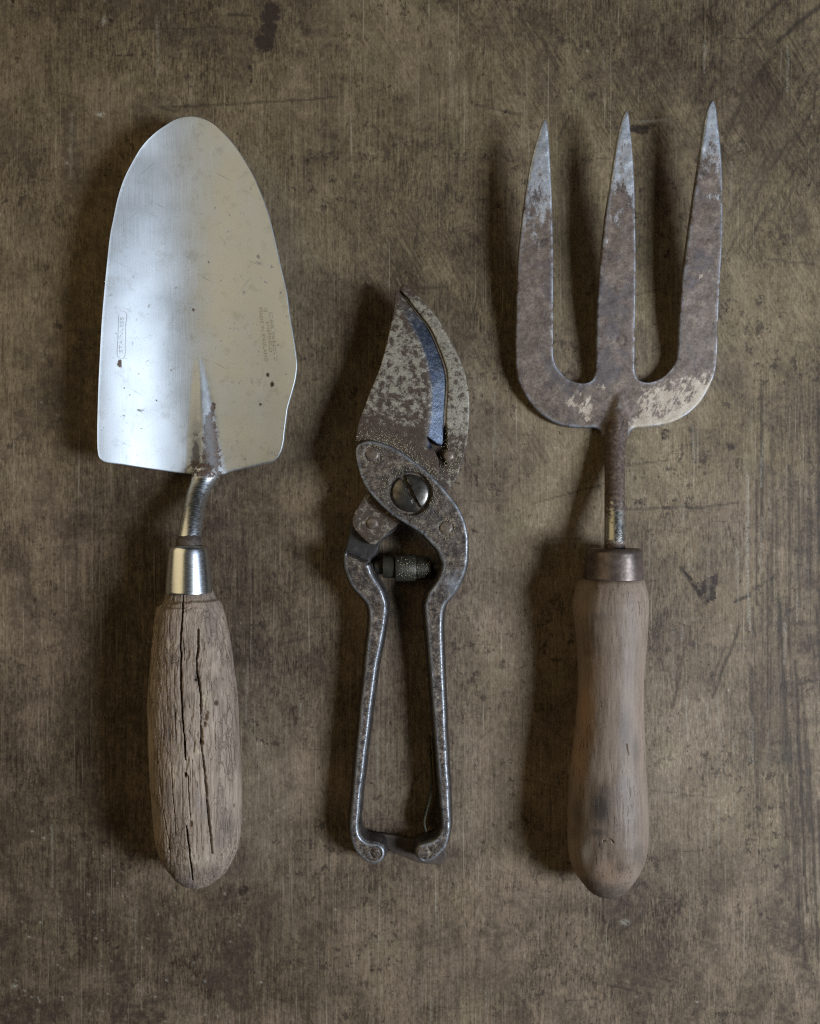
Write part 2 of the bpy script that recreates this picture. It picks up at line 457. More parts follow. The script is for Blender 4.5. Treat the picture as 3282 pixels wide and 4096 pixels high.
def m_fork_iron():
    s = NT('rusty_fork_iron')
    n = s.noise(210, 8, .74)
    n2 = s.noise(900, 5, .74)
    c = s.ramp(s.fmix(.45, n, n2), [(.37, (.040, .026, .019)), (.45, (.100, .068, .049)), (.54, (.158, .111, .081)), (.67, (.29, .215, .16))])
    c = s.mix(s.math('MULTIPLY', s.rng(s.noise(70, 6, .65), .5, .62), .5), c, (.060, .050, .058))
    # scraped pale patches on the shoulders
    pn = s.math('ADD', s.math('MULTIPLY', s.attr('bare'), 1.0), s.math('MULTIPLY', s.math('SUBTRACT', s.fmix(.5, s.noise(170, 9, .80, dist=.2), s.noise(1, 5, .72, s.map((760, 260, 1), rot=.5))), .5), 3.4))
    pale = s.rng(pn, .38, .62)
    c = s.mix(s.math('MULTIPLY', pale, .92), c, s.ramp(n2, [(.3, (.36, .27, .19)), (.7, (.50, .42, .32))]))
    # worn bright tips
    tn = s.rng(s.math('ADD', s.attr('tip'), s.math('MULTIPLY', s.math('SUBTRACT', s.noise(260, 8, .75, s.map((1, .5, 1))), .5), 1.7)), .40, .78)
    c = s.mix(tn, c, s.ramp(n2, [(.3, (.44, .44, .45)), (.7, (.74, .74, .74))]))
    ed = s.math('MULTIPLY', s.attr('edge'), s.rng(n, .43, .56))
    c = s.mix(s.math('MULTIPLY', ed, .75), c, (.30, .32, .36))
    c = s.mix(s.math('MULTIPLY', s.attr('dark'), .8), c, (.030, .020, .016))
    met = s.math('MAXIMUM', s.math('MULTIPLY', s.math('MAXIMUM', tn, ed), .85), .2)
    r = s.fmix(tn, .56, .42)
    h = s.math('ADD', n2, s.math('MULTIPLY', s.noise(2200, 3, .6), .6))
    return s.out(c, r, met, s.bump(h, .00012, .6), spec=.5)

def m_mottled(name='mottled_rusty_blade_steel', lo=.415, hi=.535):
    s = NT(name)
    n = s.noise(400, 8, .76, dist=.2)
    n2 = s.noise(1500, 4, .65)
    rf = s.math('ADD', n, s.math('ADD', s.math('MULTIPLY', s.math('SUBTRACT', n2, .5), .22), s.math('MULTIPLY', s.attr('rust'), .35)))
    rust = s.rng(rf, lo, hi)
    clean = s.ramp(n2, [(.3, (.20, .172, .128)), (.7, (.46, .41, .32))])
    dark = s.ramp(n2, [(.3, (.020, .012, .008)), (.7, (.095, .058, .036))])
    c = s.mix(rust, clean, dark)
    bl = s.attr('bevel')
    c = s.mix(s.math('MULTIPLY', bl, .85), c, s.ramp(n2, [(.3, (.030, .040, .060)), (.7, (.12, .145, .19))]))  # bevel tinted blue: the window's reflection painted into its colour
    c = s.mix(s.math('MULTIPLY', s.attr('side'), .85), c, (.020, .014, .011))  # edge walls blackened: shade of the gap painted into the colour
    met = s.fmix(s.math('MAXIMUM', bl, s.math('MULTIPLY', s.math('SUBTRACT', 1.0, rust), .55)), .1, .92)
    h = s.math('ADD', s.math('SUBTRACT', n2, s.math('MULTIPLY', rust, .4)), s.math('MULTIPLY', s.noise(3000, 2, .5), .4))
    return s.out(c, s.fmix(bl, .60, .44), met, s.bump(h, .00012, .7))

def m_forged():
    s = NT('dark_forged_steel')
    n = s.noise(330, 8, .76, dist=.2)
    n2 = s.noise(1300, 4, .72)
    c = s.ramp(s.fmix(.4, n, n2), [(.40, (.012, .008, .006)), (.47, (.050, .033, .023)), (.535, (.118, .086, .062)), (.63, (.33, .265, .195))])
    c = s.mix(s.math('MULTIPLY', s.math('MAXIMUM', s.attr('grime_dark'), s.math('MULTIPLY', s.attr('side'), .9)), .9), c, (.014, .011, .010))  # grime patches, plus shade painted onto the side walls
    wear = s.math('MAXIMUM', s.attr('wear'), s.math('MULTIPLY', s.attr('edge'), s.rng(n2, .3, .55)))
    wear = s.math('MULTIPLY', wear, s.math('SUBTRACT', 1.0, s.attr('grime_dark')))
    c = s.mix(s.math('MULTIPLY', wear, s.rng(n, .25, .5)), c, (.34, .35, .37))
    h = s.math('ADD', n2, s.math('MULTIPLY', n, .8))
    return s.out(c, s.fmix(wear, s.rng(n, .3, .7, .54, .66), .44), s.fmix(wear, .08, .85), s.bump(h, .00014, .7))

def m_simple(name, lo, hi, rough, metal, sc=700, bd=.0001):
    s = NT(name)
    n = s.noise(sc, 5, .65); n2 = s.noise(sc * .2, 4, .6)
    c = s.ramp(s.fmix(.5, n, n2), [(.35, lo), (.65, hi)])
    return s.out(c, rough, metal, s.bump(n, bd, .6))

MT = m_table(); MTS = m_trowel_steel(); MCH = m_chrome(); MCR = m_chrome('rust_spotted_steel_bar', True)
MCN = m_chrome('scuffed_neck_steel', True, (.88, .88, .88)); MOW = m_old_wood(); MFW = m_fork_wood(); MFI = m_fork_iron(); MLB = m_mottled(); MHB = m_mottled('mottled_hook_steel', .44, .58)
MFG = m_forged()
MSC = m_simple('worn_screw_steel', (.055, .043, .030), (.24, .225, .20), .32, .85, 420)
MRV = m_simple('dark_rivet_steel', (.07, .048, .034), (.26, .20, .15), .46, .5, 700)
MSP = m_simple('greasy_spring_steel', (.018, .016, .011), (.060, .052, .036), .5, .4, 500)
MLT = m_simple('brown_latch_iron', (.045, .030, .022), (.115, .085, .064), .6, .2, 500)
MWR = m_simple('olive_spring_wire', (.035, .033, .020), (.11, .105, .065), .45, .6, 700)
MFE = m_simple('dark_iron_ferrule', (.055, .037, .029), (.165, .122, .098), .38, .5, 500)
MST = m_simple('stamped_lettering_steel', (.44, .435, .42), (.58, .57, .55), .6, .9, 900)
MFS = m_simple('stamped_mark_iron', (.10, .08, .062), (.24, .20, .16), .55, .4, 900)
MDU = m_simple('pale_dust_grains', (.34, .28, .17), (.52, .46, .32), .8, 0, 3000)
MSL = m_simple('pale_wood_splinter', (.36, .27, .16), (.52, .42, .28), .7, 0, 900)

# ------------------------------------------------------------------ the tabletop
def build_table():
    d = 6.5
    xs = np.concatenate([np.linspace(-4300, -150, 12), np.arange(-120, 3405, d), np.linspace(3440, 7600, 12)])
    ys = np.concatenate([np.linspace(-4000, -150, 12), np.arange(-120, 4220, d), np.linspace(4250, 8100, 12)])
    X, Y = np.meshgrid(xs, ys)
    V = np.stack([X - CX, CY - Y, np.zeros_like(X)], -1).reshape(-1, 3)
    n, m = len(ys), len(xs)
    i = np.arange((n - 1) * m).reshape(n - 1, m)[:, :-1].ravel()
    F = np.stack([i, i + m, i + m + 1, i + 1], 1)
    X = X.ravel(); Y = Y.ravel()
    def blob(cx, cy, rx, ry, rot=0, a=1.0, soft=.6):
        c, s_ = math.cos(math.radians(rot)), math.sin(math.radians(rot))
        u = ((X - cx) * c + (Y - cy) * s_) / rx; v = (-(X - cx) * s_ + (Y - cy) * c) / ry
        return a * (1 - sstep(1 - soft, 1 + soft * .6, np.hypot(u, v)))
    def line(pts, w, a=1.0):
        out = np.zeros_like(X); q_ = np.array(pts)
        m = (X > q_[:, 0].min() - 40) & (X < q_[:, 0].max() + 40) & (Y > q_[:, 1].min() - 40) & (Y < q_[:, 1].max() + 40)
        out[m] = a * (1 - sstep(w * .25, w, segdist(X[m] + WX[m], Y[m] + WY[m], pts)))
        return out
    WX = (fbm(X / 40, Y / 40, 2, 3) - .5) * 8; WY = (fbm(X / 40, Y / 40, 2, 8) - .5) * 8
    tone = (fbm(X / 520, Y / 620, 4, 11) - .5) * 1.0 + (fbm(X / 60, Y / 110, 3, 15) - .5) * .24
    # lighter zone right of the fork and between tools, stained edges, painted vignette
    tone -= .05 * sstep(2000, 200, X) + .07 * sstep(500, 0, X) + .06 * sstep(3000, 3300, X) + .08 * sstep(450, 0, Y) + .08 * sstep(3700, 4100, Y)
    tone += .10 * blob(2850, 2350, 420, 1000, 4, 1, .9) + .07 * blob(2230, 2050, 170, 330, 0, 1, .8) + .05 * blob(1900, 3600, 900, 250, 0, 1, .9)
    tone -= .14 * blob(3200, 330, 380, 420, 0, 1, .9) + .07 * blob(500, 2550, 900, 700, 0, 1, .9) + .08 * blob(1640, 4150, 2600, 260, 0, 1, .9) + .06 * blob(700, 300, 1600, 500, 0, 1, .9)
    stain_dark = np.zeros_like(X)
    for b in [(1085, 50, 46, 60, 0, 1.25, .9), (1076, 110, 44, 70, 0, 1.2, .9), (1058, 170, 52, 46, 10, 1.3, .9), (1005, 300, 9, 55, 0, .8), (1000, 270, 12, 14, 0, .8),
              (2560, 515, 58, 26, 5, .95), (2610, 500, 26, 16, 0, .7), (445, 82, 18, 12, 20, .9), (560, 90, 9, 16, 0, .8), (975, 3562, 28, 34, 0, .75),
              (2690, 180, 18, 14, 0, .8), (2025, 445, 12, 12, 0, .8), (470, 3790, 16, 10, -20, .9), (2925, 1780, 26, 28, 0, .75), (2660, 1735, 30, 32, 0, .7),
              (2700, 2000, 18, 26, 0, .7), (2960, 2055, 34, 20, 0, .65), (1655, 2770, 34, 46, 0, .45), (230, 840, 50, 70, 0, .5), (165, 720, 60, 70, 0, .55), (3100, 2990, 30, 60, 0, .55),  # includes a soft dark patch between the shears' handles
              (600, 180, 30, 20, 0, .6), (500, 220, 70, 10, -4, .65), (700, 165, 60, 8, 5, .6), (600, 235, 22, 18, 0, .6)]:
        stain_dark = np.maximum(stain_dark, blob(*b))
    # triangular smear right of the fork handle
    tri = inside(np.stack([X, Y], 1), np.array([(2722, 2268), (2790, 2330), (2872, 2290), (2868, 2400), (2830, 2412), (2790, 2375)], float))
    stain_dark = np.maximum(stain_dark, tri * .85)
    brown = np.zeros_like(X)
    bz = fbm(X / 95, Y / 150, 5, 41)
    brown += sstep(.50, .66, bz) * (.26 + .40 * sstep(3300, 3900, Y) + .34 * sstep(1500, 400, X) * .9 + .12 * sstep(900, 200, Y) + .2 * sstep(2900, 3250, X))
    for b in [(2480, 3640, 60, 130, -20, .8), (2540, 3930, 120, 90, 0, .75), (3010, 4010, 60, 130, 0, .7), (2220, 3600, 110, 60, 0, .3), (1990, 3900, 110, 90, 0, .55), (2430, 3200, 30, 30, 0, .2),
              (3240, 2200, 80, 26, 6, .7), (3245, 2330, 70, 40, 0, .6), (3215, 2492, 90, 16, -4, .65), (3225, 2585, 80, 36, -10, .8), (3250, 2700, 50, 40, 0, .6), (3210, 2780, 90, 14, -3, .6), (3200, 2890, 110, 20, -8, .7),
              (3130, 2970, 44, 90, 0, .6), (60, 3820, 50, 130, 10, .6), (380, 3990, 50, 40, 0, .5), (720, 4050, 60, 40, 0, .6), (190, 3560, 70, 70, 0, .4), (1150, 3700, 100, 120, 0, .35),
              (520, 2050, 90, 200, 10, .4), (310, 2500, 90, 90, 0, .35), (1290, 1210, 90, 130, 0, .45), (120, 900, 80, 120, 0, .3)]:
        brown = np.maximum(brown, blob(*b, .8))
    scratch = np.zeros_like(X)
    rs = np.random.RandomState(4)
    for k in range(34):           # slanting dark strokes, upper right
        x0 = rs.uniform(2820, 3290); y0 = rs.uniform(150, 900); L = rs.uniform(90, 330); a = math.radians(rs.uniform(48, 68))
        scratch = np.maximum(scratch, line([(x0, y0), (x0 - L * math.cos(a), y0 + L * math.sin(a))], rs.uniform(6, 11), rs.uniform(.2, .55)))
    for p, w, a in [([(3290, 20), (3190, 95), (3110, 165)], 15, .8), ([(3130, 0), (3040, 80), (2990, 130)], 12, .7), ([(2880, 0), (2760, 100)], 8, .6),
                    ([(1000, 62), (910, 58)], 7, .7), ([(480, 122), (880, 108)], 5, .5), ([(640, 430), (1150, 405), (1350, 388)], 6, .6), ([(640, 430), (720, 450)], 6, .6),
                    ([(2270, 480), (2230, 560)], 9, .6), ([(2140, 2010), (2420, 1935)], 5, .55), ([(2500, 2035), (2820, 2028), (2960, 2010)], 6, .6), ([(2720, 2270), (2820, 2410)], 10, .7),
                    ([(2500, 1865), (2680, 1840)], 5, .5), ([(2940, 2408), (3000, 2380)], 10, .8), ([(2940, 2412), (3110, 2290)], 5, .5), ([(2960, 2505), (2850, 2790)], 9, .7), ([(2900, 2590), (2860, 2700)], 7, .5),
                    ([(2720, 2700), (2690, 2830)], 9, .6), ([(2740, 2590), (2700, 2720)], 7, .5), ([(2830, 3010), (2810, 3120)], 7, .5), ([(1740, 2640), (1880, 2580)], 5, .4), ([(2600, 3160), (2860, 3190)], 4, .4),
                    ([(1830, 2380), (1900, 2350)], 5, .5), ([(640, 3900), (630, 3700), (600, 3600)], 5, .4), ([(1510, 3195), (1525, 3180)], 8, .8), ([(1450, 3770), (1600, 3760)], 5, .3), ([(2500, 1190), (2660, 1150)], 6, .5),
                    ([(2330, 640), (2440, 636)], 4, .5), ([(240, 3200), (260, 3420)], 5, .35), ([(20, 2870), (200, 2760)], 4, .3)]:
        scratch = np.maximum(scratch, line(p, w, a))
    for k in range(40):           # long grooves down the right side
        x0 = rs.uniform(2990, 3290); y0 = rs.uniform(1500, 3300); L = rs.uniform(250, 900)
        if y0 > 2700: x0 = rs.uniform(3100, 3290)
        scratch = np.maximum(scratch, line([(x0, y0), (x0 + L * .05 * (y0 > 2300), y0 + L)], rs.uniform(6, 11), rs.uniform(.3, .75)))
    for k in range(46):           # scattered fine ones
        x0 = rs.uniform(0, 3280); y0 = rs.uniform(0, 4090); L = rs.uniform(40, 240); a = rs.choice([math.radians(rs.normal(84, 10)), math.radians(rs.uniform(-15, 15)), math.radians(rs.uniform(40, 70))])
        scratch = np.maximum(scratch, line([(x0, y0), (x0 - L * math.cos(a), y0 + L * math.sin(a))], rs.uniform(5, 8), rs.uniform(.2, .55)))
    pale = np.zeros_like(X)
    for b in [(405, 458, 20, 9, 5, .9), (417, 85, 10, 20, 10, .5), (2610, 484, 70, 7, -3, .35), (60, 3945, 14, 12, 0, .6), (2500, 3690, 22, 14, 0, .5)]:
        pale = np.maximum(pale, blob(*b))
    for k in range(150):          # crumbs of pale dust near the front edge
        x0 = rs.normal(420, 260); y0 = rs.uniform(3300, 4090)
        if k > 90: x0 = rs.uniform(0, 3282); y0 = rs.uniform(0, 4090)
        pale = np.maximum(pale, blob(x0, y0, rs.uniform(3.5, 6), rs.uniform(3.5, 6), 0, rs.uniform(.3, .9), .5)) if k < 150 else pale
    for k in range(60):           # thin bright rubs along the grain
        x0 = rs.uniform(0, 3280); y0 = rs.uniform(0, 4090); L = rs.uniform(50, 260)
        if k < 26: x0 = rs.uniform(2650, 3100); y0 = rs.uniform(1500, 3300)
        pale = np.maximum(pale, line([(x0, y0), (x0 + rs.normal(0, .04) * L, y0 + L)], 6, rs.uniform(.12, .4)))
    pale = np.maximum(pale, line([(2992, 1900), (2990, 2300), (3000, 2520)], 7, .5))
    diag = .6 * np.clip(sstep(2300, 1300, Y) * sstep(900, 1700, X) * sstep(.42, .6, fbm(X / 260, Y / 260, 3, 77)) + .8 * blob(2150, 2000, 300, 300, 0, 1, .9) * sstep(.4, .6, fbm(X / 120, Y / 120, 2, 70)), 0, 1)
    o = mk('tabletop', V, F.tolist(), MT, None, dict(tone=tone, stain_dark=stain_dark, brown=np.clip(brown, 0, 1), scratch=np.clip(scratch, 0, 1), pale=np.clip(pale, 0, 1), diag=diag, olive=np.clip(sstep(2700, 900, Y) + (fbm(X / 300, Y / 300, 2, 90) - .5) * .8, 0, 1)), None)
    o['kind'] = 'structure'; o['label'] = 'worn brown scratched and stained tabletop under the three tools'
    return o
build_table()

# ------------------------------------------------------------------ the trowel
TR = thing('garden_trowel', 'hand trowel with shiny silver blade and cracked grey wooden handle, left of the shears', 'trowel', 775, 2900)
BL = [(757, 463), (705, 474), (663, 498), (616, 532), (569, 581), (533, 638), (496, 711), (470, 789), (452, 873), (439, 940), (426, 1055), (416, 1159), (405, 1290), (397, 1438), (392, 1543), (388, 1673), (387, 1740), (389, 1803), (395, 1830), (412, 1846),
      (496, 1860), (600, 1876), (679, 1887), (757, 1897), (820, 1904), (892, 1898), (918, 1887), (965, 1876), (1043, 1858), (1095, 1845), (1121, 1813), (1134, 1772), (1139, 1725), (1146, 1673), (1152, 1631), (1168, 1574), (1184, 1511), (1189, 1459), (1186, 1423), (1173, 1334), (1158, 1246),
      (1150, 1180), (1134, 1107), (1116, 1029), (1095, 935), (1074, 852), (1048, 779), (1017, 706), (975, 633), (944, 586), (897, 532), (850, 490), (798, 467)]
def h_blade(px, py):
    v = np.clip((py - 463) / 1433, 0, 1)
    xc = 765 + 22 * v
    base = 142 * (1 - v) + 44 * v + 10 * (1 - sstep(0, .12, v))
    depth = 38 + 30 * sstep(0, .6, v)
    dx = px - xc
    h = base + depth * (1 - np.cos(np.pi * np.abs(dx) / 490))
    h = h + 12 * sstep(250, 420, dx) * sstep(.5, .7, v)
    s = np.clip((py - 1420) / 470, 0, 1)
    cr = itp(py, [(1420, 792), (1522, 801), (1647, 808), (1750, 812), (1855, 824), (1900, 828)])
    d = px - cr
    wl = 18 + 62 * s; wr = 18 + 66 * s
    rr = np.clip(1 - np.abs(d) / np.where(d < 0, wl, wr), 0, 1)
    rr = .55 * rr * rr * (3 - 2 * rr) + .45 * rr
    return h + 40 * s ** .9 * rr + (fbm(px / 130, py / 130, 2, 5) - .5) * 3
def a_rust_and_reflection(px, py):
    s = np.clip((py - 1540) / 350, 0, 1)
    a = .92 * np.exp(-((px - 836 - 12 * s) / (16 + 50 * s)) ** 2) * sstep(0, .5, s) * (px > 806)
    a = np.maximum(a, .85 * np.exp(-((px - 785) / 26) ** 2) * sstep(1620, 1830, py))  # left ridge flank browned: rust plus its dark reflection painted in
    a = np.maximum(a, .9 * np.exp(-((px - 820) / 95) ** 2) * sstep(1820, 1895, py))
    a = np.maximum(a, .30 * sstep(1838, 1890, py + np.abs(px - 790) * .12))
    for cx, cy, rx, ry, k in [(852, 1630, 15, 26, 1), (1073, 1500, 10, 14, .9), (1090, 1538, 11, 15, .95), (1041, 1618, 10, 12, .9), (706, 1150, 12, 12, .7), (775, 1240, 9, 12, .8), (1034, 1025, 13, 14, .8), (480, 1455, 12, 22, .9), (858, 832, 14, 12, .6), (1097, 1812, 26, 30, .62), (706, 1734, 7, 8, .8),
                              (627, 1600, 8, 8, .8), (520, 1580, 6, 10, .8), (497, 1550, 6, 7, .8), (968, 1346, 7, 7, .8), (450, 1640, 24, 60, .42), (484, 1720, 34, 60, .38), (470, 1800, 40, 26, .4), (755, 1490, 8, 8, .7), (785, 1065, 8, 12, .6), (835, 1050, 8, 12, .6)]:
        a = np.maximum(a, k * np.exp(-(((px - cx) / rx) ** 2 + ((py - cy) / ry) ** 2)))
    return a
blade = plate('blade', BL, h_blade, 13, MTS, TR, dup=True, spacing=6.5, step=7, bev=.55, attrs=dict(rust=a_rust_and_reflection, ridge_shade=lambda x, y: np.clip(.7 * np.exp(-((x - 826 - .10 * (y - 1640)) / 26) ** 2) * sstep(1440, 1600, y) * (x > 800) + .6 * np.exp(-((x - 786) / 30) ** 2) * sstep(1560, 1780, y) * (x < 806), 0, 1)), sharp=40)

def text_mesh(name, body, size, centre, angle, hfun, mat, parent, lift=1.2, length=None):
    cu = bpy.data.curves.new(name, 'FONT'); cu.body = body; cu.size = size; cu.align_x = 'CENTER'; cu.align_y = 'CENTER'
    cu.resolution_u = 3
    ob = bpy.data.objects.new(name, cu); COL.objects.link(ob)
    bpy.context.view_layer.update()
    me = bpy.data.meshes.new_from_object(ob.evaluated_get(bpy.context.evaluated_depsgraph_get()))
    co = np.array([v.co[:2] for v in me.vertices]); F = [list(p.vertices) for p in me.polygons]
    bpy.data.objects.remove(ob); bpy.data.curves.remove(cu); bpy.data.meshes.remove(me)
    if length: co[:, 0] *= length / (co[:, 0].max() - co[:, 0].min())
    c, s = math.cos(angle), math.sin(angle)
    px = centre[0] + co[:, 0] * c - co[:, 1] * s; py = centre[1] - (co[:, 0] * s + co[:, 1] * c)
    top = upn(px, py, hfun(px, py) + lift); n = len(top)
    return mk(name, top, F, mat, parent, None, None)
q = math.pi / 2
text_mesh('stamped_lettering', 'STAINLESS', 19, (488, 1340), q - .03, h_blade, MST, blade, length=142)
text_mesh('stamped_lettering', 'C.T.SKELTON & CO LTD', 17, (1093, 1345), -q + .11, h_blade, MST, blade, length=196)
text_mesh('stamped_lettering', 'SHEFFIELD', 16, (1077, 1347), -q + .11, h_blade, MST, blade, length=124)
text_mesh('stamped_lettering', 'MADE IN ENGLAND', 16, (1053, 1338), -q + .11, h_blade, MST, blade, length=218)
text_mesh('stamped_lettering', '12', 20, (1062, 1238), -q + .11, h_blade, MST, blade)
def strip(name, pts, w, hfun, mat, parent, lift=1.3, step=6):
    P = smooth_path(pts, step, closed=False); t = np.gradient(P, axis=0); t /= np.linalg.norm(t, axis=1, keepdims=True)
    nn = np.stack([-t[:, 1], t[:, 0]], 1) * w / 2
    A, B = P + nn, P - nn
    V = np.vstack([upn(A[:, 0], A[:, 1], hfun(A[:, 0], A[:, 1]) + lift), upn(B[:, 0], B[:, 1], hfun(B[:, 0], B[:, 1]) + lift)])
    n = len(P); F = [[i, i + 1, n + i + 1, n + i] for i in range(n - 1)]
    return mk(name, V, F, mat, parent, None, None)
strip('stamp_border', [(484, 1244), (496, 1245), (507, 1252), (505, 1300), (503, 1380), (500, 1428), (492, 1434), (480, 1432), (472, 1424), (474, 1350), (477, 1258)], 2.4, h_blade, MST, blade)

def neck_rust(px, py):
    return np.maximum(.7 * sstep(2140, 2175, py), .62 * sstep(1945, 1890, py)) + .2 * (px < 0)
tube('neck', [(830, 1862, 42, 46), (826, 1895, 50, 53), (806, 1940, 74, 44), (786, 1992, 100, 42.5), (773, 2058, 138, 42.5), (764, 2115, 164, 42.5), (757, 2170, 178, 44), (757, 2215, 180, 45)], MCN, TR, nseg=48, attrs=dict(rust=neck_rust))
tube('rust_collar', [(757, 2150, 174, 42), (757, 2162, 177, 48), (757, 2178, 178, 50), (757, 2200, 180, 48)], MLT, TR, nseg=40, step=4,
     disp=lambda V: V + (fbm(V[:, 0] / 9, V[:, 1] / 9, 3, 4) - .5)[:, None] * 8 * np.array([1, 1, .5]))
# ferrule: rolled lip, conical sleeve
AX = 180
fy = np.array([2207, 2196, 2189, 2184.5, 2182.5, 2182.5, 2185, 2190, 2198, 2215, 2250, 2290, 2330, 2362, 2368, 2371, 2371, 2364])
fr = np.array([50, 50, 52, 56, 62, 68, 74, 78, 80.5, 82.5, 86, 90, 93.6, 96.3, 96.8, 96, 93, 90])
fc = itp(fy, [(2182, 755), (2371, 757)])
turned('ferrule', [(0, 0), (0, 1)], [(1, 0), (1, 1)], fy, AX, MCH, TR, top_n=90, low_n=60, centre=fc) if False else None
def lathe_y(name, cy, cr, cx, axis_h, mat, parent, n=128, vflat=1.0, attrs=None, sharp=50, caps=False, disp=None):
    k = 1 - axis_h / HP
    th = np.linspace(0, 2 * math.pi, n, endpoint=False); V = np.zeros((len(cy), n, 3))
    rr = np.asarray(cr) * k * .967
    V[:, :, 0] = ((np.asarray(cx) - CX) * k)[:, None] + rr[:, None] * np.cos(th); V[:, :, 1] = ((CY - np.asarray(cy)) * k)[:, None]
    V[:, :, 2] = axis_h + rr[:, None] * vflat * np.sin(th)
    F = []
    for i in range(len(cy) - 1):
        for j in range(n):
            q2 = (j + 1) % n; F.append([i * n + j, i * n + q2, (i + 1) * n + q2, (i + 1) * n + j])
    V = V.reshape(-1, 3)
    if disp is not None: V = disp(V)
    a = None
    if attrs is not None:
        px, py = unp(V); a = {kk: fn(px, py) for kk, fn in attrs.items()}
    return mk(name, V, F, mat, parent, a, sharp)
lathe_y('ferrule', fy, fr, fc, AX, MCH, TR, n=160)

TL = [(672, 2340), (660, 2372), (652, 2400), (646, 2418), (630, 2424), (624, 2440), (618, 2474), (609, 2578), (602, 2647), (595, 2734), (591, 2821), (592, 2917), (595, 3004), (601, 3094), (608, 3178), (615, 3265), (622, 3351), (632, 3393), (653, 3438), (684, 3487), (722, 3525), (750, 3540), (775, 3547)]
TRR = [(846, 2340), (857, 2372), (868, 2395), (880, 2402), (888, 2415), (897, 2440), (908, 2474), (928, 2578), (938, 2647), (949, 2734), (956, 2821), (961, 2917), (965, 3004), (968, 3094), (970, 3178), (970, 3250), (966, 3351), (958, 3393), (941, 3438), (910, 3487), (865, 3525), (830, 3540), (800, 3547)]
CRK = [([(729, 2378), (731, 2440), (728, 2510), (723, 2580), (724, 2650), (722, 2720), (727, 2800), (731, 2880), (737, 2960), (741, 3010), (742, 3040)], 7.5, 34),
       ([(795, 2520), (796, 2590), (790, 2640), (790, 2690), (799, 2735), (806, 2800), (808, 2870), (805, 2905), (807, 2925), (809, 2987), (819, 3067), (828, 3160), (837, 3282), (847, 3351), (853, 3414)], 7.0, 30),
       ([(751, 3100), (757, 3200), (763, 3275)], 5, 16), ([(746, 3306), (750, 3350), (757, 3403), (763, 3460), (767, 3490), (771, 3520)], 6.5, 26),
       ([(688, 3050), (690, 3150), (697, 3260), (704, 3340)], 4, 12), ([(640, 3080), (642, 3140), (646, 3180)], 4.5, 14), ([(630, 3180), (634, 3240)], 4, 9), ([(655, 3240), (665, 3310), (674, 3350), (676, 3400)], 4.5, 14),
       ([(798, 3070), (802, 3200), (806, 3340), (808, 3400)], 3.5, 8), ([(735, 2560), (738, 2640)], 4, 11), ([(770, 3040), (772, 3110)], 4, 9), ([(862, 2925), (866, 3000)], 5, 12), ([(940, 3300), (928, 3390)], 5, 9),
       ([(630, 2630), (632, 2660)], 4, 9), ([(668, 2780), (670, 2850)], 3.5, 9), ([(700, 2820), (704, 2960)], 3.5, 9), ([(650, 2820), (655, 2980)], 3.5, 8), ([(628, 2960), (630, 3040)], 3.5, 8), ([(682, 2380), (686, 2412), (700, 2418)], 4, 9),
       ([(731, 2450), (748, 2438), (765, 2434)], 5, 9), ([(944, 2800), (946, 2820)], 4, 8), ([(755, 2790), (757, 2830)], 4, 8)]
PITS = [(742, 3100, 9, 30), (809, 2972, 10, 34), (940, 3222, 7, 18), (866, 2812, 9, 24), (632, 3050, 6, 16), (784, 2716, 10, 18), (822, 2868, 16, 16), (820, 2898, 12, 18), (760, 3296, 14, 10), (806, 2822, 9, 15), (832, 2852, 9, 12)]
def d_trowel(V, N):
    sh = V.shape; P = V.reshape(-1, 3); n = N.reshape(-1, 3)
    px, py = unp(P); upm = sstep(-.05, .2, n[:, 2])
    wob = (fbm(px / 34, py / 34, 3, 21) - .5) * 5.5
    dep = np.zeros(len(P))
    for pts, w, dd in CRK:
        lo, hi = min(p[1] for p in pts) - 40, max(p[1] for p in pts) + 40
        m = (py > lo) & (py < hi)
        d = segdist(px[m] + wob[m], py[m], pts)
        ww = w * (.66 if dd > 20 else .5) * (.55 + .9 * fbm(px[m] / 14, py[m] / 30, 3, 3))
        dep[m] = np.maximum(dep[m], dd * (1 if dd > 20 else .7) * (1 - sstep(ww * .35, ww, d)))
    for cx, cy, r, dd in PITS:
        d = np.hypot(px - cx, (py - cy) * .8) + wob * .6
        dep = np.maximum(dep, dd * (1 - sstep(r * .4, r, d)))
    # rough eaten middle strip and fine grain
    zone = np.exp(-((px - 790) / 75) ** 2) * sstep(2500, 2620, py) * sstep(3180, 3020, py)
    g = vnoise(px / 8, py / 210, 2); g2 = fbm(px / 22, py / 60, 3, 9)
    fine = np.where(g > .76, (g - .76) * 12, 0)
    left = sstep(930, 760, px)
    dep2 = fine * (.35 + .75 * left) + (fbm(px / 12, py / 34, 3, 6) - .5) * 4.0 * (.5 + zone * 1.5) + zone * sstep(.58, .78, g2) * 8
    # step below the collar
    ed = 2418 - (px - 650) * .09 + (fbm(px / 25, py * 0, 2, 8) - .5) * 14
    st = sstep(ed - 4, ed + 5, py) * 9 - 9
    dep = (dep + dep2 + (vnoise(px / 5, py / 24, 55) - .5) * 2.2) * upm - st * upm - (fbm(px / 90, py / 140, 2, 1) - .5) * 7
    P = P - n * dep[:, None]
    # keep clear of the table
    P[:, 2] = np.maximum(P[:, 2], 1.5)
    return P.reshape(sh)
